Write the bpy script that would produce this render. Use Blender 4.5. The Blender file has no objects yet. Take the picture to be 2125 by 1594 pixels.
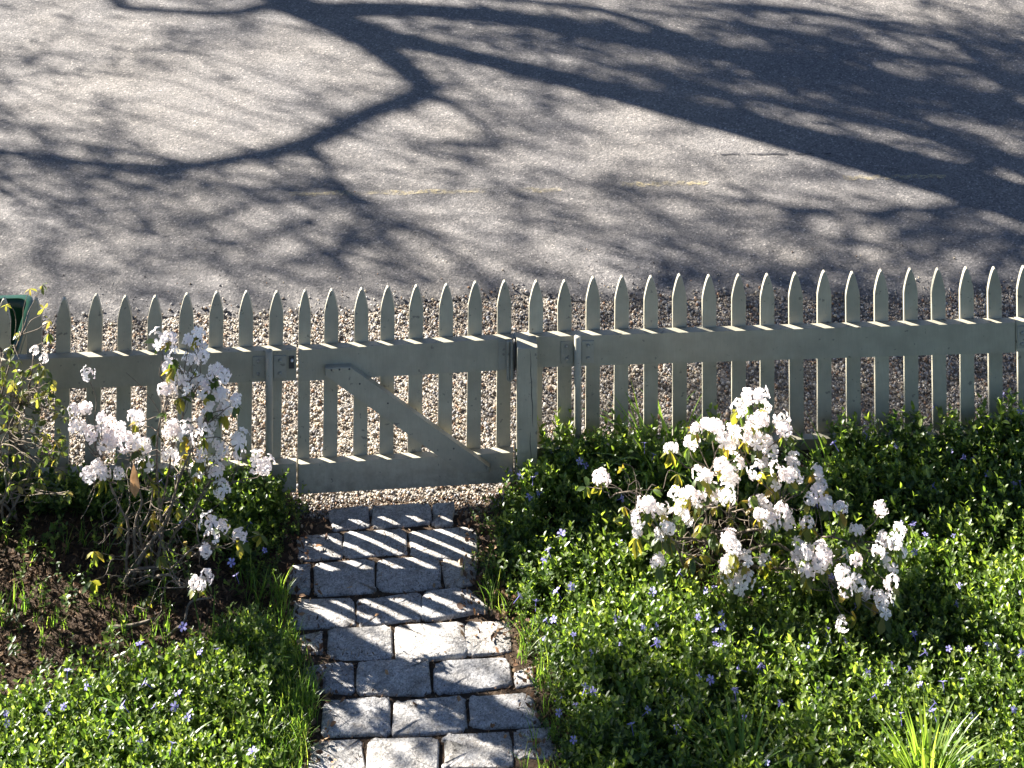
import bpy, math, random
import numpy as np
from mathutils import Vector
random.seed(7)
RNG = np.random.default_rng(11)
PI = math.pi
S = bpy.context.scene
COL = S.collection

# ------------------------------------------------------------------ camera, sky, sun, exposure
# upstairs view with a rise-and-fall (shift) lens: verticals stay parallel as in the photograph
PW, PH, FOC, HOR, YAW = 2125.0, 1594.0, 4361.0, -1915.0, math.radians(2.9)
CAM = np.array([0.0, -9.34, 6.31])
cd = bpy.data.cameras.new('camera'); cam = bpy.data.objects.new('camera', cd); COL.objects.link(cam)
cam.location = CAM; cam.rotation_euler = (PI/2, 0, -YAW)
cd.sensor_width = 36.0; cd.sensor_fit = 'HORIZONTAL'; cd.lens = 36.0*FOC/PW
cd.shift_y = -(PH/2-HOR)/PW; cd.clip_start = 0.1; cd.clip_end = 1000
S.camera = cam
SUN_AZ, SUN_EL = math.radians(56.0), math.radians(30.5)   # sun stands beyond the fence, round to the left
SUN_DIR = np.array([-math.sin(SUN_AZ)*math.cos(SUN_EL), math.cos(SUN_AZ)*math.cos(SUN_EL), math.sin(SUN_EL)])
w = bpy.data.worlds.new('World'); S.world = w; w.use_nodes = True
nt = w.node_tree; nt.nodes.clear()
sky = nt.nodes.new('ShaderNodeTexSky'); sky.sky_type = 'NISHITA'; sky.sun_disc = False
sky.air_density = 0.38; sky.dust_density = 0.1; sky.ozone_density = 0.5
sky.sun_elevation = SUN_EL; sky.sun_rotation = -SUN_AZ
bg = nt.nodes.new('ShaderNodeBackground'); bg.inputs[1].default_value = 0.05
wo = nt.nodes.new('ShaderNodeOutputWorld')
nt.links.new(sky.outputs[0], bg.inputs[0]); nt.links.new(bg.outputs[0], wo.inputs[0])
sl = bpy.data.lights.new('sun', 'SUN'); sl.energy = 5.0; sl.angle = math.radians(0.53); sl.color = (1.0, 0.945, 0.87)
so = bpy.data.objects.new('sun', sl); COL.objects.link(so)
so.rotation_euler = Vector(-SUN_DIR).to_track_quat('-Z', 'Y').to_euler(); so.location = (-20, 15, 16)
S.view_settings.view_transform = 'Standard'; S.view_settings.look = 'None'
S.view_settings.exposure = 2.6; S.view_settings.gamma = 1.0; S.view_settings.use_curve_mapping = False
S.render.engine = 'CYCLES'; S.cycles.max_bounces = 6; S.cycles.transparent_max_bounces = 6
S.cycles.use_denoising = True

# ------------------------------------------------------------------ measuring helpers
_FW = np.array([math.sin(YAW), math.cos(YAW), 0.0]); _RT = np.array([math.cos(YAW), -math.sin(YAW), 0.0])
def _ray(px, py): return FOC*_FW + (px-PW/2)*_RT + np.array([0, 0, -(py-HOR)])
def on_plane(px, py, Y):
    d = _ray(px, py); return CAM + d*(Y-CAM[1])/d[1]
def on_ground(px, py, z=0.0):
    d = _ray(px, py); return CAM + d*(z-CAM[2])/d[2]
def sunward(g, h):                       # the point at height h whose shadow falls on ground point g
    return np.asarray(g) + SUN_DIR*(h/SUN_DIR[2])
def smooth(x, a, b):
    t = np.clip((np.asarray(x, float)-a)/(b-a), 0, 1); return t*t*(3-2*t)

# ------------------------------------------------------------------ mesh helpers
def make_mesh(name, V, F, mat, smooth_shade=False, attr=None, colr=None):
    V = np.asarray(V, np.float32); me = bpy.data.meshes.new(name)
    if isinstance(F, np.ndarray):
        k = F.shape[1]; n = len(F)
        me.vertices.add(len(V)); me.vertices.foreach_set('co', V.ravel())
        me.loops.add(n*k); me.loops.foreach_set('vertex_index', F.astype(np.int32).ravel())
        me.polygons.add(n); me.polygons.foreach_set('loop_start', np.arange(0, n*k, k, dtype=np.int32))
        me.update(calc_edges=True)
    else:
        me.from_pydata([tuple(map(float, v)) for v in V], [], [tuple(int(i) for i in f) for f in F]); me.update()
    if smooth_shade: me.polygons.foreach_set('use_smooth', np.ones(len(me.polygons), bool))
    if attr is not None:
        a = me.attributes.new('rnd', 'FLOAT', 'POINT'); a.data.foreach_set('value', np.asarray(attr, np.float32))
    if colr is not None:
        a = me.attributes.new('tint', 'FLOAT_COLOR', 'POINT')
        c = np.ones((len(V), 4), np.float32); c[:, :3] = colr; a.data.foreach_set('color', c.ravel())
    if mat: me.materials.append(mat)
    return me
def add(name, me, parent=None, loc=None, rot=None, scale=None):
    o = bpy.data.objects.new(name, me); COL.objects.link(o)
    if parent is not None: o.parent = parent
    if loc is not None: o.location = [float(v) for v in loc]
    if rot is not None: o.rotation_euler = rot
    if scale is not None: o.scale = (scale,)*3 if np.isscalar(scale) else scale
    return o
def tag(o, label=None, cat=None, group=None, kind=None):
    if label: o['label'] = label
    if cat: o['category'] = cat
    if group: o['group'] = group
    if kind: o['kind'] = kind
    return o
def empty(name, loc, label, cat, group=None):
    o = bpy.data.objects.new(name, None); COL.objects.link(o); o.location = [float(v) for v in loc]; o.empty_display_size = 0.1
    return tag(o, label, cat, group)
class Geo:                                # collects many small pieces into one mesh
    def __init__(s): s.V = []; s.F = []; s.R = []; s.C = []; s.n = 0
    def add(s, V, F, r=None, c=None):
        V = np.asarray(V, float); s.V.append(V); s.F.append(np.asarray(F, int)+s.n); s.n += len(V)
        if r is not None: s.R.append(np.full(len(V), r) if np.isscalar(r) else r)
        if c is not None: s.C.append(np.broadcast_to(np.asarray(c, float), (len(V), 3)))
    def mesh(s, name, mat, smooth_shade=False):
        return make_mesh(name, np.concatenate(s.V), np.concatenate(s.F), mat, smooth_shade,
                         np.concatenate(s.R) if s.R else None, np.concatenate(s.C) if s.C else None)
def tube_geo(P, R, n=6, cap=True):
    P = np.asarray(P, float); R = np.broadcast_to(np.asarray(R, float), (len(P),)); m = len(P)
    T = np.gradient(P, axis=0); T /= np.linalg.norm(T, axis=1)[:, None]+1e-9
    ref = np.array([0.31, 0.17, 0.93]) if abs(T[0, 2]) < 0.9 else np.array([0.95, 0.2, 0.1])
    A = np.cross(T, ref); A /= np.linalg.norm(A, axis=1)[:, None]+1e-9; B = np.cross(T, A)
    th = np.arange(n)*2*PI/n
    V = (P[:, None, :] + R[:, None, None]*(np.cos(th)[None, :, None]*A[:, None, :] + np.sin(th)[None, :, None]*B[:, None, :])).reshape(-1, 3)
    F = []
    for i in range(m-1):
        for j in range(n):
            a, b = i*n+j, i*n+(j+1) % n
            F += [(a, b, b+n), (a, b+n, a+n)]
    if cap:
        V = np.vstack([V, P[0], P[-1]]); c0, c1 = m*n, m*n+1
        for j in range(n): F += [(c0, (j+1) % n, j), (c1, (m-1)*n+j, (m-1)*n+(j+1) % n)]
    return V, np.array(F)
def catmull(P, k=6):
    P = np.asarray(P, float); Q = np.vstack([2*P[0]-P[1], P, 2*P[-1]-P[-2]]); out = []
    for i in range(1, len(Q)-2):
        for t in np.arange(k)/k:
            a, b, c, d = Q[i-1], Q[i], Q[i+1], Q[i+2]
            out.append(0.5*(2*b + (c-a)*t + (2*a-5*b+4*c-d)*t*t + (3*b-a-3*c+d)*t**3))
    out.append(P[-1]); return np.array(out)
def box_geo(x0, x1, y0, y1, z0, z1, bev=0.0):
    if bev <= 0:
        V = [(x, y, z) for z in (z0, z1) for y in (y0, y1) for x in (x0, x1)]
        return np.array(V, float), np.array([(0, 2, 3), (0, 3, 1), (4, 5, 7), (4, 7, 6), (0, 1, 5), (0, 5, 4), (2, 6, 7), (2, 7, 3), (0, 4, 6), (0, 6, 2), (1, 3, 7), (1, 7, 5)])
    return None
def prism(poly, y0, y1, bev=0.002):
    """polygon in x,z (counter-clockwise seen from -Y) extruded from y0 (front) to y1, front arris eased"""
    p = np.asarray(poly, float); n = len(p); c = p.mean(0)
    d = c-p; d /= np.linalg.norm(d, axis=1)[:, None]; q = p + d*bev*1.3
    V = [(a, y0, b) for a, b in q] + [(a, y0+bev, b) for a, b in p] + [(a, y1, b) for a, b in p]
    F = [list(range(n))]
    for r in (0, 1):
        for i in range(n):
            j = (i+1) % n; F.append([r*n+i, (r+1)*n+i, (r+1)*n+j, r*n+j])
    F.append([2*n+i for i in reversed(range(n))])
    return V, F

# ------------------------------------------------------------------ materials
class N:
    def __init__(s, name):
        s.m = bpy.data.materials.new(name); s.m.use_nodes = True; s.t = s.m.node_tree; s.t.nodes.clear()
        s.out = s.t.nodes.new('ShaderNodeOutputMaterial')
    def n(s, typ, **kw):
        nd = s.t.nodes.new('ShaderNode'+typ)
        for k, v in kw.items():
            if k in nd.inputs.keys() if isinstance(k, str) else False: nd.inputs[k].default_value = v
            else: setattr(nd, k, v)
        return nd
    def l(s, a, b): s.t.links.new(a, b)
    def coord(s): return s.n('TexCoord').outputs['Object']
    def wpos(s): return s.n('NewGeometry').outputs['Position']
    def noise(s, vec, scale, detail=4, rough=0.55):
        nd = s.n('TexNoise'); nd.inputs['Scale'].default_value = scale; nd.inputs['Detail'].default_value = detail; nd.inputs['Roughness'].default_value = rough
        if vec is not None: s.l(vec, nd.inputs['Vector'])
        return nd.outputs['Fac']
    def ramp(s, fac, stops):
        nd = s.n('ValToRGB'); e = nd.color_ramp.elements
        while len(e) < len(stops): e.new(0.5)
        for i, (p, c) in enumerate(stops):
            e[i].position = p; e[i].color = (c if len(c) == 4 else (*c, 1)) if not np.isscalar(c) else (c, c, c, 1)
        s.l(fac, nd.inputs[0]); return nd.outputs[0]
    def mix(s, fac, a, b, mode='MIX'):
        nd = s.n('Mix'); nd.data_type = 'RGBA'; nd.blend_type = mode
        for sock, v in ((nd.inputs[0], fac), (nd.inputs[6], a), (nd.inputs[7], b)):
            if hasattr(v, 'default_value') or hasattr(v, 'is_output'): s.l(v, sock)
            elif np.isscalar(v): sock.default_value = v
            else: sock.default_value = (*v, 1)
        return nd.outputs[2]
    def bump(s, h, strength, dist=0.01):
        nd = s.n('Bump'); nd.inputs['Strength'].default_value = strength; nd.inputs['Distance'].default_value = dist
        s.l(h, nd.inputs['Height']); return nd.outputs[0]
    def done(s, col, rough=0.6, normal=None, spec=0.5, trans=None, trans_w=0.0, alpha=None):
        p = s.n('BsdfPrincipled')
        for sock, v in ((p.inputs['Base Color'], col), (p.inputs['Roughness'], rough)):
            if hasattr(v, 'is_output'): s.l(v, sock)
            elif np.isscalar(v): sock.default_value = v
            else: sock.default_value = (*v, 1)
        p.inputs['Specular IOR Level'].default_value = spec
        if normal is not None: s.l(normal, p.inputs['Normal'])
        if alpha is not None: s.l(alpha, p.inputs['Alpha'])
        sh = p.outputs[0]
        if trans is not None:
            t = s.n('BsdfTranslucent'); s.l(trans, t.inputs[0]) if hasattr(trans, 'is_output') else setattr(t.inputs[0], 'default_value', (*trans, 1))
            mx = s.n('MixShader'); mx.inputs[0].default_value = trans_w; s.l(sh, mx.inputs[1]); s.l(t.outputs[0], mx.inputs[2]); sh = mx.outputs[0]
        s.l(sh, s.out.inputs[0]); return s.m
def attr(nb, name='rnd', out='Fac'):
    a = nb.n('Attribute'); a.attribute_name = name; return a.outputs[out]

M = {}
def build_materials():
    # asphalt: pale worn aggregate in dark binder, large faint patches
    m = N('asphalt'); p = m.wpos()
    v = m.n('TexVoronoi'); v.inputs['Scale'].default_value = 105; m.l(p, v.inputs['Vector'])
    agg = m.ramp(v.outputs['Color'], [(0.0, (0.07, 0.068, 0.066)), (0.45, (0.130, 0.125, 0.119)), (0.8, (0.172, 0.163, 0.152)), (1.0, (0.36, 0.335, 0.30))])
    v2 = m.n('TexVoronoi'); v2.inputs['Scale'].default_value = 46; m.l(p, v2.inputs['Vector'])
    sp = m.ramp(v2.outputs['Color'], [(0.0, 0.78), (0.5, 0.97), (0.85, 1.06), (1.0, 1.35)])
    big = m.ramp(m.noise(p, 0.9, 5, 0.6), [(0.28, (0.78, 0.78, 0.82)), (0.72, (1.14, 1.09, 1.03))])
    mid = m.ramp(m.noise(p, 9, 4, 0.6), [(0.3, 0.86), (0.7, 1.12)])
    c = m.mix(1.0, agg, big, 'MULTIPLY'); c = m.mix(1.0, c, mid, 'MULTIPLY'); c = m.mix(0.85, c, sp, 'MULTIPLY')
    M['asphalt'] = m.done(c, 0.85, m.bump(v.outputs['Distance'], 0.45, 0.005), 0.3)
    # yellow road paint, mostly worn away
    m = N('road_paint'); p = m.wpos()
    al = m.ramp(m.noise(p, 3.0, 8, 0.7), [(0.38, 0.0), (0.58, 1.0)]); al2 = m.ramp(m.noise(p, 45, 4, 0.7), [(0.40, 0.0), (0.62, 0.55)])
    mm = m.n('Math', operation='MULTIPLY'); m.l(al, mm.inputs[0]); m.l(al2, mm.inputs[1])
    M['road_paint'] = m.done((0.50, 0.41, 0.22), 0.8, alpha=mm.outputs[0])
    # tar seam
    m = N('tar'); p = m.wpos(); al = m.ramp(m.noise(p, 14, 5, 0.7), [(0.42, 0.0), (0.5, 0.8)])
    M['tar'] = m.done((0.02, 0.02, 0.022), 0.7, alpha=al)
    # gravel base between the stones
    m = N('gravel_base'); p = m.wpos()
    v = m.n('TexVoronoi'); v.inputs['Scale'].default_value = 90; m.l(p, v.inputs['Vector'])
    c = m.ramp(v.outputs['Color'], [(0, (0.07, 0.062, 0.055)), (0.5, (0.19, 0.165, 0.135)), (1, (0.36, 0.31, 0.25))])
    M['gravel_base'] = m.done(c, 0.9, m.bump(v.outputs['Distance'], 0.8, 0.01), 0.2)
    m = N('pebble'); c = attr(m, 'tint', 'Color'); n_ = m.ramp(m.noise(m.wpos(), 300, 3), [(0.3, 0.8), (0.7, 1.15)])
    M['pebble'] = m.done(m.mix(1.0, c, n_, 'MULTIPLY'), 0.75, None, 0.35)
    # soil
    m = N('soil'); p = m.wpos()
    c = m.ramp(m.noise(p, 28, 8, 0.7), [(0.25, (0.018, 0.012, 0.009)), (0.5, (0.06, 0.041, 0.027)), (0.75, (0.13, 0.092, 0.06))])
    M['soil'] = m.done(c, 0.95, m.bump(m.noise(p, 60, 8, 0.7), 1.0, 0.02), 0.15)
    m = N('lawn'); p = m.wpos(); c = m.ramp(m.noise(p, 6, 8, 0.7), [(0.3, (0.02, 0.04, 0.01)), (0.7, (0.07, 0.10, 0.03))])
    M['lawn'] = m.done(c, 0.95, m.bump(m.noise(p, 40, 6, 0.7), 1.0, 0.03), 0.1)
    m = N('litter'); c = attr(m, 'tint', 'Color')
    M['litter'] = m.done(c, 0.8, None, 0.25, c, 0.2)
    # grey-green fence paint with faint brush grain, chips and grime
    def paint(name, base):
        m = N(name); oc = m.coord(); g = m.n('Mapping'); m.l(oc, g.inputs[0]); g.inputs['Scale'].default_value = (30, 30, 2.5)
        gr = m.noise(g.outputs[0], 6, 5, 0.6); blot = m.noise(m.wpos(), 7, 6, 0.65)
        c = m.mix(m.ramp(blot, [(0.3, 0.0), (0.7, 1.0)]), tuple(v*0.76 for v in base), tuple(v*1.12 for v in base))
        splash = m.n('SeparateXYZ'); m.l(m.wpos(), splash.inputs[0]); low = m.ramp(splash.outputs[2], [(0.0, 0.75), (0.22, 0.0)])
        sm = m.n('Math', operation='MULTIPLY'); m.l(low, sm.inputs[0]); m.l(m.ramp(m.noise(m.wpos(), 22, 8, 0.75), [(0.42, 0.0), (0.62, 1.0)]), sm.inputs[1])
        c = m.mix(sm.outputs[0], c, (0.10, 0.085, 0.06))
        c = m.mix(m.ramp(gr, [(0.3, 0.35), (0.6, 0.0)]), c, tuple(v*0.7 for v in base))
        oi = m.n('ObjectInfo').outputs['Random']
        c = m.mix(1.0, c, m.ramp(oi, [(0.0, 0.88), (1.0, 1.1)]), 'MULTIPLY')
        chip = m.ramp(m.noise(m.wpos(), 38, 3, 0.5), [(0.67, 0.0), (0.70, 0.75)])
        c = m.mix(chip, c, (0.10, 0.09, 0.075))
        return m.done(c, 0.55, m.bump(gr, 0.25, 0.002), 0.45)
    M['paint'] = paint('fence_paint', (0.318, 0.296, 0.222))
    M['metal_paint'] = paint('painted_metal', (0.27, 0.26, 0.21))
    m = N('dark_metal'); M['dark_metal'] = m.done((0.03, 0.03, 0.03), 0.5)
    # granite
    m = N('granite'); oc = m.wpos(); oi = m.n('ObjectInfo').outputs['Random']
    v = m.n('TexVoronoi'); v.inputs['Scale'].default_value = 210; m.l(oc, v.inputs['Vector'])
    c = m.ramp(v.outputs['Color'], [(0.0, (0.12, 0.116, 0.112)), (0.2, (0.31, 0.304, 0.295)), (0.6, (0.46, 0.448, 0.43)), (1.0, (0.60, 0.58, 0.55))])
    c = m.mix(1.0, c, m.ramp(oi, [(0.0, (0.80, 0.81, 0.84)), (0.5, (0.96, 0.95, 0.94)), (0.85, (1.05, 1.02, 0.97)), (1.0, (1.0, 0.92, 0.80))]), 'MULTIPLY')
    st = m.ramp(m.noise(oc, 11, 6, 0.65), [(0.3, (0.62, 0.6, 0.57)), (0.62, (1.08, 1.08, 1.08))]); c = m.mix(1.0, c, st, 'MULTIPLY')
    mo = m.ramp(m.noise(oc, 70, 5, 0.7), [(0.32, 0.62), (0.5, 0.98), (0.68, 1.2)]); c = m.mix(0.9, c, mo, 'MULTIPLY')
    dirt = m.ramp(m.noise(oc, 16, 9, 0.75), [(0.56, 0.0), (0.70, 0.7)]); c = m.mix(dirt, c, (0.13, 0.105, 0.075))
    h = m.noise(oc, 45, 8, 0.68)
    M['granite'] = m.done(c, 0.8, m.bump(h, 1.0, 0.018), 0.35)
    # leaves
    def leaf(name, stops, tr, w, rough=0.38, spec=0.5):
        m = N(name); r = attr(m); c = m.ramp(r, stops)
        t = m.mix(1.0, c, tr, 'MULTIPLY')
        return m.done(c, rough, None, spec, t, w)
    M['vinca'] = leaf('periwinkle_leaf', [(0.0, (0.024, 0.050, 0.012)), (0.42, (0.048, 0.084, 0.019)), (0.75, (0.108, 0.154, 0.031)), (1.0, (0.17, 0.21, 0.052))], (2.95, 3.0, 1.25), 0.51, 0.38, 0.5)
    M['rhodo_leaf'] = leaf('rhododendron_leaf', [(0.0, (0.028, 0.055, 0.014)), (0.5, (0.075, 0.11, 0.022)), (0.8, (0.19, 0.18, 0.03)), (1.0, (0.32, 0.17, 0.03))], (2.6, 2.5, 1.3), 0.45, 0.42, 0.5)
    M['azalea_leaf'] = leaf('azalea_leaf', [(0.0, (0.03, 0.055, 0.014)), (0.5, (0.075, 0.10, 0.026)), (0.8, (0.17, 0.17, 0.04)), (1.0, (0.30, 0.19, 0.06))], (2.6, 2.5, 1.3), 0.45, 0.42, 0.5)
    M['grass'] = leaf('grass_blade', [(0.0, (0.035, 0.085, 0.015)), (0.6, (0.09, 0.17, 0.025)), (1.0, (0.2, 0.25, 0.05))], (2.8, 2.7, 1.5), 0.5, 0.4, 0.5)
    m = N('petal'); r = attr(m); c = m.ramp(r, [(0.0, (0.90, 0.72, 0.72)), (0.3, (0.955, 0.87, 0.85)), (1.0, (0.975, 0.935, 0.895))])
    M['petal'] = m.done(c, 0.6, None, 0.2, c, 0.62)
    m = N('blue_petal'); r = attr(m); c = m.ramp(r, [(0.0, (0.22, 0.19, 0.52)), (1.0, (0.46, 0.44, 0.76))])
    M['blue_petal'] = m.done(c, 0.6, None, 0.25, c, 0.4)
    m = N('twig'); c = m.ramp(m.noise(m.wpos(), 60, 4), [(0.3, (0.06, 0.045, 0.032)), (0.7, (0.19, 0.155, 0.115))])
    M['twig'] = m.done(c, 0.8, None, 0.3)
    m = N('bark'); p = m.wpos(); c = m.ramp(m.noise(p, 14, 6, 0.7), [(0.3, (0.035, 0.028, 0.022)), (0.7, (0.13, 0.11, 0.09))])
    M['bark'] = m.done(c, 0.9, m.bump(m.noise(p, 25, 6, 0.7), 0.8, 0.02), 0.2)
    m = N('green_plastic'); n_ = m.noise(m.wpos(), 12, 5)
    M['green_plastic'] = m.done(m.ramp(n_, [(0.3, (0.004, 0.030, 0.012)), (0.7, (0.007, 0.042, 0.017))]), 0.4, None, 0.5, (0.03, 0.4, 0.22), 0.07)
    m = N('dry_leaf'); c = m.ramp(m.noise(m.wpos(), 40, 4), [(0.3, (0.34, 0.17, 0.07)), (0.7, (0.5, 0.30, 0.15))]); M['dry_leaf'] = m.done(c, 0.7, None, 0.3, c, 0.3)
build_materials()

# ------------------------------------------------------------------ plan of the garden (metres; fence front at Y = 0)
def plan(px_list): return np.array([on_ground(*q)[:2] for q in px_list])
PATH_L = plan([(660, 1030), (640, 1075), (600, 1140), (578, 1220), (590, 1300), (612, 1340), (640, 1400), (650, 1470), (632, 1530), (620, 1594), (610, 1750)])
PATH_R = plan([(1000, 1030), (990, 1080), (1005, 1140), (1000, 1210), (1030, 1260), (1075, 1310), (1090, 1380), (1120, 1420), (1118, 1480), (1140, 1540), (1150, 1594), (1170, 1750)])
def path_l(y): return np.interp(-np.asarray(y), -PATH_L[:, 1], PATH_L[:, 0])
def path_r(y): return np.interp(-np.asarray(y), -PATH_R[:, 1], PATH_R[:, 0])
def gate_dip(x, y): return 0.035*np.exp(-(np.minimum(np.asarray(y, float), 0)/0.10)**2)*np.exp(-(np.maximum(np.asarray(y, float), 0)/0.35)**2)*smooth(x, -0.62, -0.42)*(1-smooth(x, 0.42, 0.62))
def soil_z(x, y):
    x = np.asarray(x, float); y = np.asarray(y, float)
    dr = x-path_r(y); dl = path_l(y)-x
    near = np.exp(-np.abs(y)/0.42)
    z = smooth(dr, -0.02, 0.35)*(0.03+0.13*near) + smooth(dl, -0.02, 0.35)*(0.03+0.06*near)
    return z + 0.006*np.sin(7*x+3*y)*np.sin(5*y-2*x) + 0.004 - gate_dip(x, y)

def grid(name, xs, ys, zf, mat, kind='structure'):
    X, Y = np.meshgrid(xs, ys); V = np.stack([X, Y, zf(X, Y)], -1).reshape(-1, 3); nx, ny = len(xs), len(ys)
    i = np.arange(nx-1)[None, :]+nx*np.arange(ny-1)[:, None]; i = i.ravel()
    F = np.stack([i, i+1, i+nx+1, i+nx], 1)
    return tag(add(name, make_mesh(name, V, F, mat, True)), kind=kind)
grid('ground', np.linspace(-300, 300, 3), np.linspace(-300, 300, 3), lambda x, y: 0*x-0.12, M['lawn'])
grid('garden_soil', np.linspace(-7, 7, 281), np.linspace(-6, 0.06, 130), soil_z, M['soil'])
def verge_z(x, y): return -0.012+0.004*np.sin(9*x)*np.sin(11*y) - 0.02*smooth(y, 1.3, 2.2) - 0.7*gate_dip(x, y)
grid('verge', np.linspace(-9, 9, 181), np.linspace(0.061, 2.4, 50), verge_z, M['gravel_base'])
def edge_y(x): return 1.47+0.03*x*0 + 0.05*np.sin(1.7*x+0.4)+0.03*np.sin(4.3*x)+0.018*np.sin(11*x+1)
xs = np.linspace(-40, 40, 1601); ys = [0, 0.03, 0.1, 0.4, 2, 5, 8.5]
V = np.array([(x, edge_y(x)+d, (-0.012 if k == 0 else 0.0) + (0.0 if k < 3 else 0.004*k)) for k, d in enumerate(ys) for x in xs]); nx = len(xs)
i = (np.arange(nx-1)[None, :]+nx*np.arange(len(ys)-1)[:, None]).ravel()
road = tag(add('road', make_mesh('road', V, np.stack([i, i+1, i+nx+1, i+nx], 1), M['asphalt'], True)), kind='structure')
def road_z(d):
    return float(np.interp(d, ys, [-0.012]+[0.0]*2+[0.012, 0.016, 0.020, 0.024]))
def strip(name, p0, p1, wd, mat, lift=0.004, n=40):
    a, b = np.array(p0), np.array(p1); V = []
    for t in np.linspace(0, 1, n):
        x, y = a+(b-a)*t
        for s in (-1, 1):
            yy = y+s*wd/2*(0.7+0.3*math.sin(37*t+s)); V.append((x, yy, road_z(yy-edge_y(x))+lift))
    F = [(2*k, 2*k+2, 2*k+3, 2*k+1) for k in range(n-1)]
    return add(name, make_mesh(name, V, F, mat), road)
for a, b in (((600, 404), (1165, 394)), ((1290, 384), (1470, 380)), ((1750, 370), (1965, 366))):
    tag(strip('road_line', on_ground(*a, 0.015)[:2], on_ground(*b, 0.015)[:2], 0.06, M['road_paint']), 'worn yellow paint line on the asphalt')
strip('tar_seam', on_ground(1480, 321, 0.015)[:2], on_ground(1725, 320, 0.015)[:2], 0.022, M['tar'])

# ------------------------------------------------------------------ gravel
def ico():
    t = (1+5**0.5)/2; V = np.array([(-1, t, 0), (1, t, 0), (-1, -t, 0), (1, -t, 0), (0, -1, t), (0, 1, t), (0, -1, -t), (0, 1, -t), (t, 0, -1), (t, 0, 1), (-t, 0, -1), (-t, 0, 1)], float)
    V /= np.linalg.norm(V[0])
    F = np.array([(0, 11, 5), (0, 5, 1), (0, 1, 7), (0, 7, 10), (0, 10, 11), (1, 5, 9), (5, 11, 4), (11, 10, 2), (10, 7, 6), (7, 1, 8), (3, 9, 4), (3, 4, 2), (3, 2, 6), (3, 6, 8), (3, 8, 9), (4, 9, 5), (2, 4, 11), (6, 2, 10), (8, 6, 7), (9, 8, 1)])
    return V, F
def rand_rot(n, rng):
    q = rng.normal(size=(n, 4)); q /= np.linalg.norm(q, axis=1)[:, None]; a, b, c, d = q.T
    return np.stack([1-2*(c*c+d*d), 2*(b*c-a*d), 2*(b*d+a*c), 2*(b*c+a*d), 1-2*(b*b+d*d), 2*(c*d-a*b), 2*(b*d-a*c), 2*(c*d+a*b), 1-2*(b*b+c*c)], 1).reshape(n, 3, 3)
def scatter_pieces(name, P, size, flat, mat, pal, rng, rotfull=True, base=None):
    V0, F0 = base if base is not None else ico(); n = len(P)
    R = rand_rot(n, rng); s = size[:, None]*rng.uniform(flat, 1.0, (n, 3))
    V = np.repeat(V0[None], n, 0)*s[:, None, :]
    V = V*rng.uniform(0.8, 1.12, V.shape[:2])[:, :, None]
    V = np.einsum('nij,nkj->nki', R, V) + P[:, None, :]
    F = F0[None]+len(V0)*np.arange(n)[:, None, None]
    c = pal[rng.integers(0, len(pal), n)]*rng.uniform(0.55, 1.2, (n, 1)); c = np.repeat(c[:, None, :], len(V0), 1).reshape(-1, 3)
    return make_mesh(name, V.reshape(-1, 3), F.reshape(-1, 3), mat, colr=c)
rng = np.random.default_rng(3)
PAL = np.array([(0.10, 0.085, 0.07), (0.16, 0.13, 0.10), (0.46, 0.38, 0.26), (0.30, 0.18, 0.11), (0.40, 0.36, 0.30), (0.47, 0.42, 0.35), (0.33, 0.30, 0.26), (0.28, 0.27, 0.26), (0.30, 0.29, 0.28), (0.20, 0.20, 0.21), (0.24, 0.19, 0.14), (0.55, 0.50, 0.42), (0.12, 0.11, 0.11), (0.40, 0.29, 0.20), (0.33, 0.31, 0.28)])
n = 58000; gx = rng.uniform(-2.5, 3.6, n); gy = rng.uniform(0.03, 1.62, n)
keep = rng.uniform(size=n) < 1-smooth(gy-edge_y(gx), -0.12, 0.1)*0.97
gx, gy = gx[keep], gy[keep]; sz = rng.gamma(7, 0.00092, len(gx)).clip(0.0035, 0.015)
gP = np.stack([gx, gy, verge_z(gx, gy)+sz*0.35+rng.uniform(0, 0.006, len(gx))+0.012*smooth(gy-edge_y(gx), -0.03, 0.02)], 1)
n2 = 1500; hx = rng.uniform(-0.5, 0.45, n2); hy = rng.uniform(-0.11, 0.05, n2); hs = rng.gamma(6, 0.0007, n2).clip(0.002, 0.009)
gP = np.vstack([gP, np.stack([hx, hy, soil_z(hx, hy)+hs*0.5+0.004], 1)]); sz = np.concatenate([sz, hs])
n3 = 500; hx = rng.uniform(-2.5, 3.8, n3); hy = edge_y(hx)+0.05+rng.exponential(0.22, n3); hs = rng.gamma(6, 0.0006, n3).clip(0.002, 0.007)
gP = np.vstack([gP, np.stack([hx, hy, 0.002+hs*0.3+0.01*smooth(hy-edge_y(hx), 0.1, 0.4)], 1)]); sz = np.concatenate([sz, hs])
tag(add('gravel', scatter_pieces('gravel', gP, sz, 0.6, M['pebble'], PAL, rng)), 'crushed beige and grey gravel strip between fence and road', 'gravel', kind='stuff')

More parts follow.
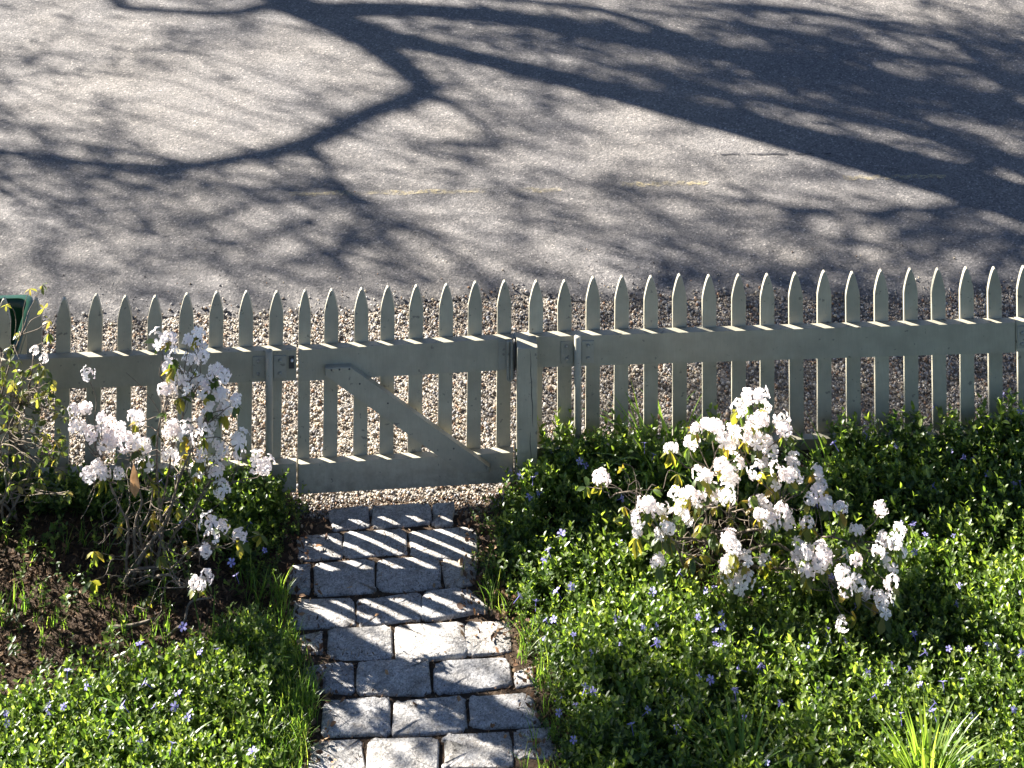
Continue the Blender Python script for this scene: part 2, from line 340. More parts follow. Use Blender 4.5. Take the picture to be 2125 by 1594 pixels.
# ------------------------------------------------------------------ granite block path
path = tag(empty('stone_path', (0.0, -0.7, 0.0), None, None), kind='structure'); path_inv = np.array([0.0, -0.7, 0.0])
def cq(*q): return [(500+a/2.596, 980+b/2.596) for a, b in q]
STONES = [cq(*q) for q in [
    [(475, 200), (685, 178), (697, 292), (498, 310)], [(705, 186), (1012, 172), (1020, 272), (715, 300)], [(1035, 175), (1145, 162), (1138, 278), (1040, 287)],
    [(308, 347), (540, 325), (546, 452), (318, 467)], [(560, 325), (885, 307), (890, 447), (560, 457)], [(912, 315), (1255, 300), (1275, 470), (918, 452)],
    [(266, 515), (372, 503), (372, 640), (250, 642)], [(398, 490), (715, 474), (725, 642), (400, 657)], [(735, 474), (1065, 460), (1076, 622), (745, 637)], [(1085, 465), (1275, 455), (1245, 602), (1100, 622)],
    [(288, 686), (602, 674), (610, 822), (275, 837)], [(630, 680), (963, 646), (975, 787), (638, 827)], [(983, 651), (1215, 636), (1340, 748), (985, 792)],
    [(315, 880), (440, 858), (440, 975), (325, 972)], [(475, 850), (800, 830), (817, 1000), (485, 1007)], [(833, 826), (1195, 806), (1212, 987), (845, 1007)], [(1220, 810), (1450, 798), (1452, 962), (1226, 982)],
    [(338, 1052), (596, 1020), (605, 1197), (400, 1182)], [(635, 1034), (1005, 1006), (1012, 1187), (635, 1202)], [(1045, 1016), (1430, 1000), (1450, 1152), (1055, 1192)], [(1470, 1075), (1575, 1045), (1585, 1140), (1480, 1152)],
    [(458, 1240), (790, 1215), (802, 1417), (438, 1422)], [(828, 1245), (1196, 1206), (1215, 1392), (820, 1417)], [(1230, 1206), (1555, 1194), (1610, 1370), (1240, 1377)],
    [(390, 1450), (652, 1430), (660, 1615), (366, 1620)], [(690, 1446), (1045, 1426), (1062, 1618), (680, 1625)], [(1088, 1416), (1440, 1400), (1465, 1585), (1095, 1595)], [(1470, 1396), (1690, 1378), (1710, 1545), (1480, 1535)],
    [(400, 1655), (760, 1640), (775, 1850), (385, 1855)], [(800, 1648), (1160, 1620), (1180, 1830), (795, 1845)], [(1195, 1620), (1560, 1600), (1590, 1800), (1200, 1815)]]]
srng = np.random.default_rng(5)
for q in STONES:
    c4 = np.array([on_ground(a, b, 0.012)[:2] for a, b in q]); cen = c4.mean(0)
    m = 28; ring = []
    for k in range(m):                    # rounded quadrilateral outline with chipped edges
        th = 2*PI*k/m+PI*0.75; u, v = math.cos(th), math.sin(th); e = 0.235+0.045*math.sin(3*th+cen[0]*50)
        u = math.copysign(abs(u)**e, u); v = math.copysign(abs(v)**e, v)
        s, t = (u+1)/2, (1-v)/2
        p = (1-t)*((1-s)*c4[0]+s*c4[1]) + t*((1-s)*c4[3]+s*c4[2])
        ring.append(p+srng.normal(0, 0.0034, 2))
    ring = np.array(ring); tt = np.arange(m)*2*PI/m; w1 = sum(srng.normal(0, 0.011/q)*np.sin(q*tt+srng.uniform(0, 6.28)) for q in (2, 3, 4, 6)); ring = cen+(ring-cen)*(1+w1*1.6)[:, None]; z0 = 0.0155+srng.uniform(-0.004, 0.005); tilt = srng.normal(0, 0.015, 2)
    V = []; F = []
    for sc, dz in ((1.03, -0.07), (1.055, -0.009), (1.035, -0.0025), (0.985, 0.0002), (0.55, 0.0018)):
        for p in ring:
            xy = cen+(p-cen)*sc; jit = 0 if dz < -0.02 else srng.normal(0, 0.0013)
            V.append((xy[0]-cen[0], xy[1]-cen[1], z0+dz+jit+float(tilt@(xy-cen))))
    V.append((0, 0, z0+0.004))
    for r in range(4):
        for k in range(m):
            j = (k+1) % m; F.append((r*m+j, r*m+k, (r+1)*m+k, (r+1)*m+j))
    for k in range(m): F.append((4*m+(k+1) % m, 4*m+k, 5*m))
    me = make_mesh('stone', V, F, M['granite'], True)
    add('stone', me, path, (cen[0]-path_inv[0], cen[1]-path_inv[1], 0))

# ------------------------------------------------------------------ fence and gate
YB0, YB1 = 0.0395, 0.0600                # pickets stand behind the rails, on the street side
def picket_mesh(wd, zb, zt, chop=0.0):
    hw = wd/2; sh = zt-0.104; pts = [(-hw, zb), (hw, zb), (hw, sh)]
    arc = [(0.93, 0.16), (0.80, 0.36), (0.63, 0.58), (0.42, 0.80), (0.20, 0.965), (0.07, 1.0)]
    pts += [(hw*a, sh+0.104*b) for a, b in arc]; pts += [(-hw*a, sh+0.104*b) for a, b in reversed(arc)]; pts += [(-hw, sh)]
    V, F = prism(pts, YB0, YB1, 0.0016); return make_mesh('picket', V, F, M['paint'])
def board(name, parent, x0, x1, zt0, zt1, ht, y0, y1, mat=None, bev=0.003):
    o0 = np.array(parent.location)
    V, F = prism([(x0, zt0-ht), (x1, zt1-ht), (x1, zt1), (x0, zt0)], y0, y1, bev)
    V = [(a-o0[0], b-o0[1], c-o0[2]) for a, b, c in V]
    return add(name, make_mesh(name, V, F, mat or M['paint']), parent)
PXW = lambda px, Y=0.04: on_plane(px, 690, Y)[0]
prng = np.random.default_rng(21)
def pickets(parent, pxs, ztop, zbot, widths=None):
    o0 = np.array(parent.location); cache = {}
    for k, px in enumerate(pxs):
        wd = 0.0635 if not widths or k not in widths else widths[k]; zt = round(ztop(px)*250)/250
        key = (wd, zt)
        if key not in cache: cache[key] = picket_mesh(wd, zbot, 0.0+zt)
        lean = math.radians(-1.3+1.9*px/2125)*-1 + prng.normal(0, 0.0035)
        o = add('picket', cache[key], parent, (PXW(px)-o0[0], -o0[1]+prng.normal(0, 0.0012), -o0[2]), (prng.normal(0, 0.006), lean, prng.normal(0, 0.015)))
        # keep the foot of the leaning picket where it was measured at rail height
        o.location.x -= math.sin(lean)*0.69
def bolt_mesh():
    V, F = tube_geo([(0, 0, 0), (0, -0.006, 0), (0, -0.008, 0)], [0.008, 0.008, 0.005], 8); return make_mesh('bolt', V, F, M['metal_paint'], True)
BOLT = bolt_mesh()
def pipe_bracket(parent, px_pipe, ztop, zrail, zfoot):
    o0 = np.array(parent.location); x = PXW(px_pipe, -0.02)
    V, F = tube_geo([(x, -0.021, zfoot), (x, -0.021, ztop-0.004), (x, -0.021, ztop)], [0.0165, 0.0165, 0.0135], 18)
    add('support_pipe', make_mesh('support_pipe', V-o0, F, M['metal_paint'], True), parent)
    for s in (-1, 1):
        b = board('bracket_plate', parent, x+s*0.0185 if s > 0 else x-0.0185-0.055, x+0.0185+0.055 if s > 0 else x-0.0185, zrail-0.022, zrail-0.022, 0.098, -0.0055, -0.0008, M['metal_paint'], 0.0012)
        for dz in (-0.042, -0.098):
            add('bolt', BOLT, b, (x+s*0.048-o0[0], -0.0055-o0[1], zrail+dz-o0[2]))
# section hinged on the square post
fence_b = empty('picket_fence', (1.6, 0.02, 0.0), 'grey-green picket fence section with cracked square post, behind the bushy rhododendron', 'fence', 'painted picket fence sections')
R_PX = [1111.8, 1172, 1231.5, 1291, 1351, 1411, 1472, 1533, 1592, 1652, 1712, 1770, 1830, 1890.5, 1948.5, 2007, 2065, 2126, 2186, 2246]
pickets(fence_b, R_PX, lambda p: 0.925+prng.normal(0, 0.004), 0.05)
xa, xj, xz = PXW(1068, 0), PXW(2108, 0), PXW(2290, 0)
board('rail', fence_b, xa, xj-0.001, 0.7005, 0.7005, 0.136, 0.0, 0.038)
board('rail', fence_b, xj+0.002, xz, 0.702, 0.702, 0.136, 0.001, 0.038)
board('rail', fence_b, xa, xz, 0.205, 0.205, 0.136, 0.0, 0.038)
xp0, xp1 = 0.492, 0.580
V, F = prism([(xp0, -0.02), (xp1, -0.02), (xp1, 0.709), (xp0, 0.709)], -0.095, -0.0035, 0.003)
post = add('post', make_mesh('post', [(a-1.6, b-0.02, c) for a, b, c in V], F, M['paint']), fence_b)
# drying cracks in the post: thin dark splits standing a hair proud
for (cx, z0, z1) in ((0.549, 0.47, 0.700), (0.5555, 0.36, 0.54), (0.548, 0.20, 0.34)):
    zz = np.linspace(z0, z1, 9); wv = 0.0014*np.sin(np.linspace(0.1, PI-0.1, 9))+0.0003
    xx = cx+0.0016*np.sin(zz*60)+(zz-z1)*-0.03
    V = [(x+s*w_-1.6, -0.0956-0.02, z) for x, z, w_ in zip(xx, zz, wv) for s in (-1, 1)]
    add('crack', make_mesh('crack', V, [(2*k, 2*k+1, 2*k+3, 2*k+2) for k in range(8)], M['dark_metal']), post)
pipe_bracket(fence_b, 1199, 0.712, 0.7005, 0.0)
xe = xj+0.006
pl = board('bracket_plate', fence_b, xe, xe+0.06, 0.685, 0.685, 0.10, -0.005, 0.0005, M['metal_paint'], 0.0012)
for dz in (-0.03, -0.08): add('bolt', BOLT, pl, (xe+0.022-1.6, -0.005-0.02, 0.685+dz))
# section with the green bin behind it
fence_a = empty('picket_fence', (-1.3, 0.02, 0.0), 'grey-green picket fence section behind the leggy pink rhododendron and yellow-leaved shrub', 'fence', 'painted picket fence sections')
L_PX = [-121, -58, 5, 70, 131.3, 195, 257.5, 320.5, 385.5, 447.5, 510, 572.5]
pickets(fence_a, L_PX, lambda p: 0.909+prng.normal(0, 0.004), 0.03)
xl, xr = PXW(-180, 0), PXW(614.5, 0)
board('rail', fence_a, xl, xr, 0.668, 0.676, 0.136, 0.0, 0.038)
board('rail', fence_a, xl, xr, 0.165, 0.172, 0.126, 0.0, 0.038)
pipe_bracket(fence_a, 558.5, 0.690, 0.676, 0.0)
xk = PXW(605, 0)
lk = board('latch_plate', fence_a, xk-0.012, xk+0.012, 0.650, 0.650, 0.055, -0.004, 0.0005, M['dark_metal'], 0.001)
V, F = tube_geo([(xk+0.003, -0.0045, 0.634), (xk+0.003, -0.012, 0.634), (xk+0.003, -0.014, 0.634)], [0.006, 0.006, 0.003], 8)
spot_mat = N('gap_spot_pale').done((0.6, 0.58, 0.55), 0.3); add('bright_gap_spot', make_mesh('bright_gap_spot', V-np.array([-1.3, 0.02, 0]), F, spot_mat, True), lk)  # pale stud coloured to stand for sunlit gravel seen through a gap
# the gate
gate = empty('garden_gate', (-0.03, 0.02, 0.05), 'grey-green picket gate with one diagonal brace across the granite path', 'gate')
G_PX = [632, 687, 749.5, 804, 863, 925, 985.5, 1046.5]
pickets(gate, G_PX, lambda p: np.interp(p, [630, 1046], [0.906, 0.922])+prng.normal(0, 0.003), 0.055-0.0, {0: 0.054})
x0, x1 = PXW(618.5, 0), PXW(1066, 0)
board('rail', gate, x0, x1, 0.674, 0.6965, 0.139, 0.0, 0.038)
board('rail', gate, x0, x1, 0.168, 0.190, 0.133, 0.0, 0.038)
bp = [on_plane(a, b, -0.011)[[0, 2]] for a, b in [(675, 774), (961, 977.5), (1016, 976), (1016, 964), (728, 757), (675, 759)]]
V, F = prism(bp, -0.031, -0.0008, 0.004)
brace = add('brace', make_mesh('brace', [(a+0.03, b-0.02, c-0.05) for a, b, c in V], F, M['paint']), gate)
V, F = tube_geo([(0, 0.0005, 0), (0, -0.0008, 0), (0, -0.0012, 0)], [0.0042, 0.0042, 0.002], 8); SCREW = make_mesh('screw', V, F, M['dark_metal'], True)
for a, b in ((688, 768), (704.5, 767), (725, 766), (746.6, 796.6), (941.6, 931), (805, 837)):
    q = on_plane(a, b, -0.031); add('screw', SCREW, brace, (q[0]+0.03, -0.031-0.02, q[2]-0.05))
# gate hinge plate with a long closed loop beside the post
hx = PXW(1043.5, 0)
board('hinge_plate', gate, hx-0.020, hx+0.020, 0.690, 0.690, 0.128, -0.0055, -0.0008, M['metal_paint'], 0.0012)
cx = PXW(1058.5, -0.02); lw = 0.0088; zt, zb = 0.690, 0.535; pts = []
for k in range(9): t = PI*k/8; pts.append((cx+lw*math.cos(t), -0.022, zt+lw*math.sin(t)))
for k in range(9): t = PI+PI*k/8; pts.append((cx+lw*math.cos(t), -0.022, zb+lw*math.sin(t)))
pts.append(pts[0]); V, F = tube_geo(pts, 0.0080, 12, False); add('hinge_loop', make_mesh('hinge_loop', V-np.array([-0.03, 0.02, 0.05]), F, M['metal_paint'], True), gate)
sx = PXW(1068.3, -0.02); V, F = box_geo(sx-0.0035, sx+0.0035, -0.03, 0.037, 0.57, 0.698); add('gap_shade_strip', make_mesh('gap_shade_strip', V-np.array([-0.03, 0.02, 0.05]), F, M['dark_metal']), gate)  # added dark strip, its colour standing for the shade between gate and post

# ------------------------------------------------------------------ green bin on the gravel behind the fence
bx = on_plane(48, 650, 0.25)[0]; zt = 0.635
bn = empty('plastic_bin', (bx-0.25, 0.33, 0.0), 'dark green plastic bin standing on gravel behind the picket fence', 'bin')
def ring(hw, hd, z, r=0.05, n=5):
    out = []
    for qx, qy, a0 in ((1, 1, 0), (-1, 1, PI/2), (-1, -1, PI), (1, -1, 1.5*PI)):
        for k in range(n): a = a0+PI/2*k/(n-1); out.append((qx*(hw-r)+r*math.cos(a), qy*(hd-r)+r*math.sin(a), z))
    return out
levels = [ring(0.20, 0.17, 0.0), ring(0.235, 0.205, zt-0.05), ring(0.235, 0.205, zt), ring(0.228, 0.198, zt), ring(0.226, 0.196, zt-0.05), ring(0.192, 0.162, 0.02)]
V = np.concatenate(levels); n = 20; F = [(r*n+k, r*n+(k+1) % n, (r+1)*n+(k+1) % n, (r+1)*n+k) for r in range(5) for k in range(n)]
F += [tuple(reversed(range(n))), tuple(range(5*n, 6*n))]
add('body', make_mesh('body', V, F, M['green_plastic'], True), bn)
V = np.concatenate([ring(0.237, 0.207, zt-0.035), ring(0.250, 0.220, zt-0.035), ring(0.250, 0.220, zt+0.004), ring(0.224, 0.194, zt+0.004)])
F = [(r*n+k, r*n+(k+1) % n, (r+1)*n+(k+1) % n, (r+1)*n+k) for r in range(3) for k in range(n)]
add('rim', make_mesh('rim', V, F, M['green_plastic'], True), bn)
for zz in (0.52, 0.30):
    g_ = Geo(); hw = 0.2+0.035*zz/zt; hd = 0.17+0.035*zz/zt
    V = np.concatenate([ring(hw, hd, zz), ring(hw+0.006, hd+0.006, zz+0.004), ring(hw+0.006, hd+0.006, zz+0.016), ring(hw, hd, zz+0.02)])
    add('rib', make_mesh('rib', V, F, M['green_plastic'], True), bn)
V, F = tube_geo(catmull([(-0.08, -0.21, zt-0.06), (-0.07, -0.25, zt-0.06), (0.07, -0.25, zt-0.06), (0.08, -0.21, zt-0.06)]), 0.01, 8); add('handle', make_mesh('handle', V, F, M['green_plastic'], True), bn)

# ------------------------------------------------------------------ plants
def leaf_geo(L, W, fold=0.25, droop=0.2, tipw=0.55):
    """leaf lying along +X, folded on the midrib"""
    xs_ = np.array([0, 0.3, 0.68, 1.0])*L; ws = np.array([0.0, 0.5, tipw*0.78, 0.0])*W; dz = -droop*L*(xs_/L)**2
    V = [(0, 0, 0), (xs_[1], 0, dz[1]), (xs_[2], 0, dz[2]), (xs_[3], 0, dz[3])]
    for s in (1, -1): V += [(xs_[1], s*ws[1], dz[1]+fold*ws[1]), (xs_[2], s*ws[2], dz[2]+fold*ws[2])]
    F = [(0, 1, 4), (1, 2, 5), (1, 5, 4), (2, 3, 5), (0, 6, 1), (1, 7, 2), (1, 6, 7), (2, 7, 3)]
    return np.array(V, float), np.array(F)
def rotz(V, a): c, s = math.cos(a), math.sin(a); return V@np.array([[c, s, 0], [-s, c, 0], [0, 0, 1]])
def roty(V, a): c, s = math.cos(a), math.sin(a); return V@np.array([[c, 0, -s], [0, 1, 0], [s, 0, c]])
def rotx(V, a): c, s = math.cos(a), math.sin(a); return V@np.array([[1, 0, 0], [0, c, s], [0, -s, c]])

def sprig(rng):                           # upright periwinkle shoot with paired leaves
    g = Geo(); H = rng.uniform(0.09, 0.15); bend = rng.normal(0, 0.025, 2)
    P = np.array([(bend[0]*t*t, bend[1]*t*t, H*t) for t in (0, 0.5, 1)])
    V, F = tube_geo(P, [0.0013, 0.0011, 0.0008], 3, False); g.add(V, F, 0.55)
    k = 6; a0 = rng.uniform(0, PI)
    for i in range(k):
        t = 0.22+0.78*i/(k-1); p = np.array([bend[0]*t*t, bend[1]*t*t, H*t]); a0 += PI/2+rng.normal(0, 0.25)
        L = rng.uniform(0.020, 0.031)*(1.0 if i < k-1 else 0.72); up = rng.uniform(0.05, 0.55)+(0.55 if i >= k-2 else 0)
        for s in (0, PI):
            V, F = leaf_geo(L, L*rng.uniform(0.44, 0.56), 0.3, rng.uniform(0.0, 0.3))
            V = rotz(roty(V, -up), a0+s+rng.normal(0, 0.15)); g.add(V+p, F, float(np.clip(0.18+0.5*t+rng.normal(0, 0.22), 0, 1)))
    return np.concatenate(g.V), np.concatenate(g.F), np.concatenate(g.R)
def scatter_templates(name, temps, P, scale, tilt, mat, rng, lean=None):
    """one mesh from many turned and tilted copies of a few small plants"""
    Vs, Fs, Rs, off = [], [], [], 0; which = rng.integers(0, len(temps), len(P))
    for k, (V0, F0, R0) in enumerate(temps):
        idx = np.where(which == k)[0]; n = len(idx)
        if n == 0: continue
        a = rng.uniform(0, 2*PI, n); b = rng.normal(0, 1, n)*tilt; c = rng.normal(0, 1, n)*tilt
        V = V0[None]*scale[idx][:, None, None]
        ca, sa = np.cos(a)[:, None], np.sin(a)[:, None]; x, y, z = V[:, :, 0], V[:, :, 1], V[:, :, 2]
        x, y = x*ca-y*sa, x*sa+y*ca
        cb, sb = np.cos(b)[:, None], np.sin(b)[:, None]; x, z = x*cb+z*sb, -x*sb+z*cb
        cb, sb = np.cos(c)[:, None], np.sin(c)[:, None]; y, z = y*cb-z*sb, y*sb+z*cb
        V = np.stack([x, y, z], -1)+P[idx][:, None, :]
        Vs.append(V.reshape(-1, 3)); Fs.append((F0[None]+len(V0)*np.arange(n)[:, None, None]).reshape(-1, 3)+off); off += n*len(V0)
        Rs.append((R0[None]+rng.normal(0, 0.09, (n, 1))).clip(0, 1).ravel())
    return make_mesh(name, np.concatenate(Vs), np.concatenate(Fs), mat, True, np.concatenate(Rs))
vr = np.random.default_rng(31); TEMPS = [sprig(vr) for _ in range(10)]

def in_poly(x, y, poly):
    ins = np.zeros(len(x), bool); j = len(poly)-1
    for i in range(len(poly)):
        xi, yi = poly[i]; xj_, yj = poly[j]
        c = ((yi > y) != (yj > y)) & (x < (xj_-xi)*(y-yi)/(yj-yi+1e-12)+xi); ins ^= c; j = i
    return ins
MULCH = plan([(-160, 1110), (60, 1105), (200, 1120), (330, 1150), (470, 1190), (560, 1240), (545, 1300), (450, 1370), (330, 1420), (230, 1440), (130, 1475), (30, 1490), (-160, 1500)])
HOLE = plan([(1385, 1110), (1480, 1100), (1570, 1130), (1590, 1250), (1500, 1310), (1410, 1275)])
def bed_noise(x, y): return 0.5+0.5*np.sin(9*x+2.1*np.sin(5*y))*np.sin(8*y+1.7*np.sin(6*x+1))
# right-hand bed
n = 15000; x = vr.uniform(0.15, 3.2, n); y = vr.uniform(-2.0, -0.015, n)
d = x-path_r(y); k = (d > -0.02+vr.normal(0, 0.03, n)) & (x > np.where(y > -0.10, 0.62, -9)) & (vr.uniform(size=n) < smooth(d, -0.06, 0.10))
k &= ~(in_poly(x, y, HOLE) & (vr.uniform(size=n) < 0.9))
gap = (x > 1.58) & (x < 1.92) & (y > -0.13); k &= ~gap
x, y = x[k], y[k]
sc = vr.uniform(0.75, 1.15, len(x))*(0.55+0.5*smooth(x-path_r(y), 0, 0.22))*(0.78+0.42*bed_noise(x, y))*(1+0.25*np.exp(y/0.25))
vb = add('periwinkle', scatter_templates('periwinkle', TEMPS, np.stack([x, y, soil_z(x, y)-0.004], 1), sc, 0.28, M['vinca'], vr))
tag(vb, 'dense green periwinkle mat with violet flowers under the bushy rhododendron', 'ground cover', kind='stuff'); bed_r = (x, y, sc)
# left-hand bed
n = 9000; x = vr.uniform(-2.1, -0.1, n); y = vr.uniform(-2.0, -0.015, n)
d = path_l(y)-x; k = (d > -0.01+vr.normal(0, 0.025, n)) & (vr.uniform(size=n) < smooth(d, -0.06, 0.12))
inm = in_poly(x, y, MULCH); k &= ~(inm & (vr.uniform(size=n) < 0.965)); x, y = x[k], y[k]
sc = vr.uniform(0.7, 1.15, len(x))*(0.5+0.5*smooth(path_l(y)-x, 0, 0.2))*(0.9+0.2*bed_noise(x, y))
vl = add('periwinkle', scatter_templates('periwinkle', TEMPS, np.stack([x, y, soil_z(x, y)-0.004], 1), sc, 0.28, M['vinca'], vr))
tag(vl, 'green periwinkle and grass around the bare mulch under the leggy rhododendron', 'ground cover', kind='stuff'); bed_l = (x, y, sc)
# violet periwinkle flowers, each one a piece of its mat
def blue_flower(rng):
    g = Geo()
    for k in range(5):
        a = 2*PI*k/5; V = np.array([(0.001, 0, 0), (0.008, 0.0042, 0.003), (0.0145, 0.0050, 0.003), (0.0135, -0.0030, 0.003), (0.007, -0.0036, 0.003)])
        g.add(rotz(V, a), [(0, 1, 4), (1, 2, 3), (1, 3, 4)], float(rng.uniform(0.2, 0.9)))
    V, F = tube_geo([(0, 0, 0.001), (0, 0, -0.03)], [0.0016, 0.0008], 4, False); g.add(V, F, 0.0)
    return g.mesh('flower', M['blue_petal'])
BF = [blue_flower(vr) for _ in range(3)]
def flowers(parent, bed, px_list, n_extra, rng):
    x, y, sc = bed; pts = []
    for px, py in px_list:
        g = on_ground(px, py, 0.13); i = np.argmin((x-g[0])**2+(y-g[1])**2); pts.append((g[0], g[1], soil_z(g[0], g[1])+0.125*sc[i]+0.016))
    for i in rng.choice(len(x), n_extra, replace=False): pts.append((x[i]+rng.normal(0, 0.01), y[i]+rng.normal(0, 0.01), float(soil_z(x[i], y[i]))+0.125*sc[i]+0.014))
    for p in pts:
        add('flower', BF[rng.integers(0, 3)], parent, p, (rng.normal(0.55, 0.35), rng.normal(0, 0.4), rng.uniform(0, 6.28)), rng.uniform(0.85, 1.3))
FR = [(1045, 1028), (1080, 1030), (1105, 1040), (1118, 1062), (1060, 985), (1215, 1030), (1245, 1045), (1130, 1190), (1078, 1222), (1112, 1235), (1155, 1240), (1185, 1238), (1128, 1190), (1290, 1090), (1410, 1215), (1497, 1300), (1500, 1340), (1570, 1325), (1465, 1265), (1335, 1330), (1362, 1340), (1290, 1350), (1190, 1340), (1485, 1390), (1495, 1380), (1580, 1400), (1575, 1410), (1450, 1435), (1475, 1440), (1525, 1460), (1545, 1505), (1620, 1465), (1700, 1455), (1815, 1465), (1910, 1455), (1940, 1490), (2020, 1490), (2010, 1360), (1985, 1270), (1990, 1240), (1755, 1340), (1720, 1355), (1897, 1340), (2050, 1355), (1800, 1420), (2000, 1000), (2050, 1030), (1940, 925), (1860, 990), (2080, 905), (1800, 970), (1230, 1450), (1160, 1460), (1195, 1460), (1405, 1530), (1190, 1530), (1310, 1545), (1980, 1140), (1870, 1130), (1920, 1160)]
FL = [(480, 1190), (490, 1215), (380, 1330), (450, 1350), (290, 1380), (300, 1455), (320, 1490), (140, 1430), (100, 1480), (12, 1490), (15, 1510), (390, 1520), (255, 1505), (415, 1370), (330, 1130), (375, 1125), (520, 1090), (130, 1590), (230, 1560)]
flowers(vb, bed_r, FR, 105, vr); flowers(vl, bed_l, FL, 30, vr)

# grass tufts along the path edges and through the beds
def blade_geo(L, W, bend, n=5, start_w=0.7):
    t = np.linspace(0, 1, n); x = bend*L*t**2.2; z = L*(t-0.32*bend*t**2.6); wv = W*0.5*(start_w+(1-start_w)*np.minimum(1, t*3))*(1-t**2.5)+0.0002
    V = np.concatenate([np.stack([x, wv, z+0.15*wv], 1), np.stack([x, -wv, z+0.15*wv], 1)])
    F = []
    for i in range(n-1): F += [(i, i+1, n+i+1), (i, n+i+1, n+i)]
    return V, np.array(F)
gr = np.random.default_rng(8); BT = []
for _ in range(8):
    g = Geo()
    for k in range(7):
        V, F = blade_geo(gr.uniform(0.05, 0.13), gr.uniform(0.0022, 0.004), gr.uniform(0.1, 0.7)); g.add(rotz(V, gr.uniform(0, 6.28))+np.array([*gr.normal(0, 0.008, 2), 0]), F, float(gr.uniform(0.2, 0.95)))
    BT.append((np.concatenate(g.V), np.concatenate(g.F), np.concatenate(g.R)))
pts = []
for yv in gr.uniform(-1.9, -0.5, 190): pts.append((path_l(yv)-abs(gr.normal(0, 0.09))+0.02, yv))
for yv in gr.uniform(-1.9, -0.4, 30): pts.append((path_r(yv)+gr.normal(0, 0.03), yv))
for _ in range(120):
    g = on_ground(gr.uniform(430, 640), gr.uniform(1330, 1594)); pts.append(g[:2])
for _ in range(60): g = on_ground(gr.uniform(0, 430), gr.uniform(1150, 1594)); pts.append(g[:2])
for _ in range(110): g = on_ground(gr.uniform(1080, 2100), gr.uniform(1080, 1680)); pts.append(g[:2])
for _ in range(60): g = on_ground(gr.uniform(-60, 600), gr.uniform(1430, 1680)); pts.append(g[:2])
pts = np.array(pts)
tag(add('grass', scatter_templates('grass', BT, np.column_stack([pts, soil_z(pts[:, 0], pts[:, 1])-0.003]), gr.uniform(0.6, 1.3, len(pts)), 0.2, M['grass'], gr)), 'thin lawn grass growing along the edge of the stones', 'grass', kind='stuff')

# strap-leaved clumps: every leaf its own piece
def strap_clump(px, py, n, L, W, label, spread=0.55, seed=0, rbase=0.04, bend=(0.25, 0.9), tone=(0.35, 0.95)):
    rng = np.random.default_rng(seed); g = on_ground(px, py, 0.03); z = float(soil_z(g[0], g[1]))
    tuft = 'blades' in label; root = empty('grass_tuft' if tuft else 'daylily_clump', (g[0], g[1], z), label, 'grass' if tuft else 'plant', 'loose grass tufts' if tuft else 'strap-leaved clumps')
    meshes = []
    for k in range(6):
        V, F = blade_geo(rng.uniform(0.8, 1.1)*L, W*rng.uniform(0.8, 1.2), rng.uniform(*bend), 8); meshes.append(make_mesh('leaf', V, F, M['grass'], True, np.full(len(V), rng.uniform(*tone))))
    for k in range(n):
        a = rng.uniform(0, 2*PI); r = rbase*math.sqrt(rng.uniform())
        add('leaf', meshes[rng.integers(0, 6)], root, (r*math.cos(a), r*math.sin(a), -0.005), (0, rng.uniform(0.02, spread), a+rng.normal(0, 0.4)), rng.uniform(0.7, 1.1))
    return root
strap_clump(1925, 1668, 150, 0.33, 0.012, 'bright yellow-green strap-leaved clump at the edge of the periwinkle', 0.75, 1, bend=(0.05, 0.5), tone=(0.55, 0.9))
strap_clump(1540, 1655, 70, 0.30, 0.010, 'shaded dark green strap-leaved clump in the periwinkle near the stones', 0.65, 2)
strap_clump(1740, 1065, 34, 0.30, 0.009, 'upright strap-leaved clump between rhododendron and fence rail', 0.42, 3, rbase=0.09)
strap_clump(1375, 1045, 56, 0.34, 0.010, 'strap-leaved clump against the pickets beside the bushy rhododendron', 0.38, 4, rbase=0.13)
strap_clump(470, 1400, 12, 0.24, 0.007, 'few tall grass blades rising beside the periwinkle and mulch', 0.5, 5, rbase=0.16)
strap_clump(160, 1480, 9, 0.30, 0.008, 'long bent grass blades in the periwinkle below the mulch', 0.35, 6, rbase=0.2)
strap_clump(330, 1600, 10, 0.22, 0.012, 'broad pale grass blades in front of the mulch patch', 0.7, 7, rbase=0.12)

# ------------------------------------------------------------------ rhododendrons
fr = np.random.default_rng(44)
def petal_geo(L, W, rng):
    us = np.array([0.05, 0.45, 0.8, 1.0]); prof = np.array([0.2, 0.62, 0.92, 0.5]); V = []
    for i, u in enumerate(us):
        for s in (-1, 0, 1):
            V.append((u*L+(0.10*L if (s == 0 and i == 3) else 0), s*prof[i]*W/2, (0.62*u-0.62*u*u)*L+(0.13*W if s else -0.05*W)*(u > 0.3)*(1 if i < 3 else -0.6)+rng.normal(0, 0.0017)))
    F = []
    for i in range(3):
        for s in range(2):
            a = 3*i+s; F += [(a, a+3, a+4), (a, a+4, a+1)]
    return np.array(V), np.array(F)
def truss(rng, nfl):
    g = Geo()
    for k in range(nfl):
        z = float(np.clip(-0.35+1.3*(k+0.5)/nfl+rng.normal(0, 0.2), -0.6, 1)); a = 2.4*k+rng.normal(0, 0.45); rad = rng.uniform(0.012, 0.043); r = math.sqrt(1-z*z*0.9)
        d = np.array([r*math.cos(a), r*math.sin(a), z]); d /= np.linalg.norm(d); tone = rng.uniform(0.35, 1.0)
        th = math.acos(np.clip(d[2], -1, 1)); ph = math.atan2(d[1], d[0]); spin = rng.uniform(0, 6.28)
        for q in range(5):
            L = rng.uniform(0.022, 0.031); V, F = petal_geo(L, L*0.78, rng); V = rotz(V, spin+q*2*PI/5)
            V = rotz(roty(V, th), ph)+d*rad; g.add(V, F, float(np.clip(tone+rng.normal(0, 0.1), 0, 1)))
    return g.mesh('flower_cluster', M['petal'], True)
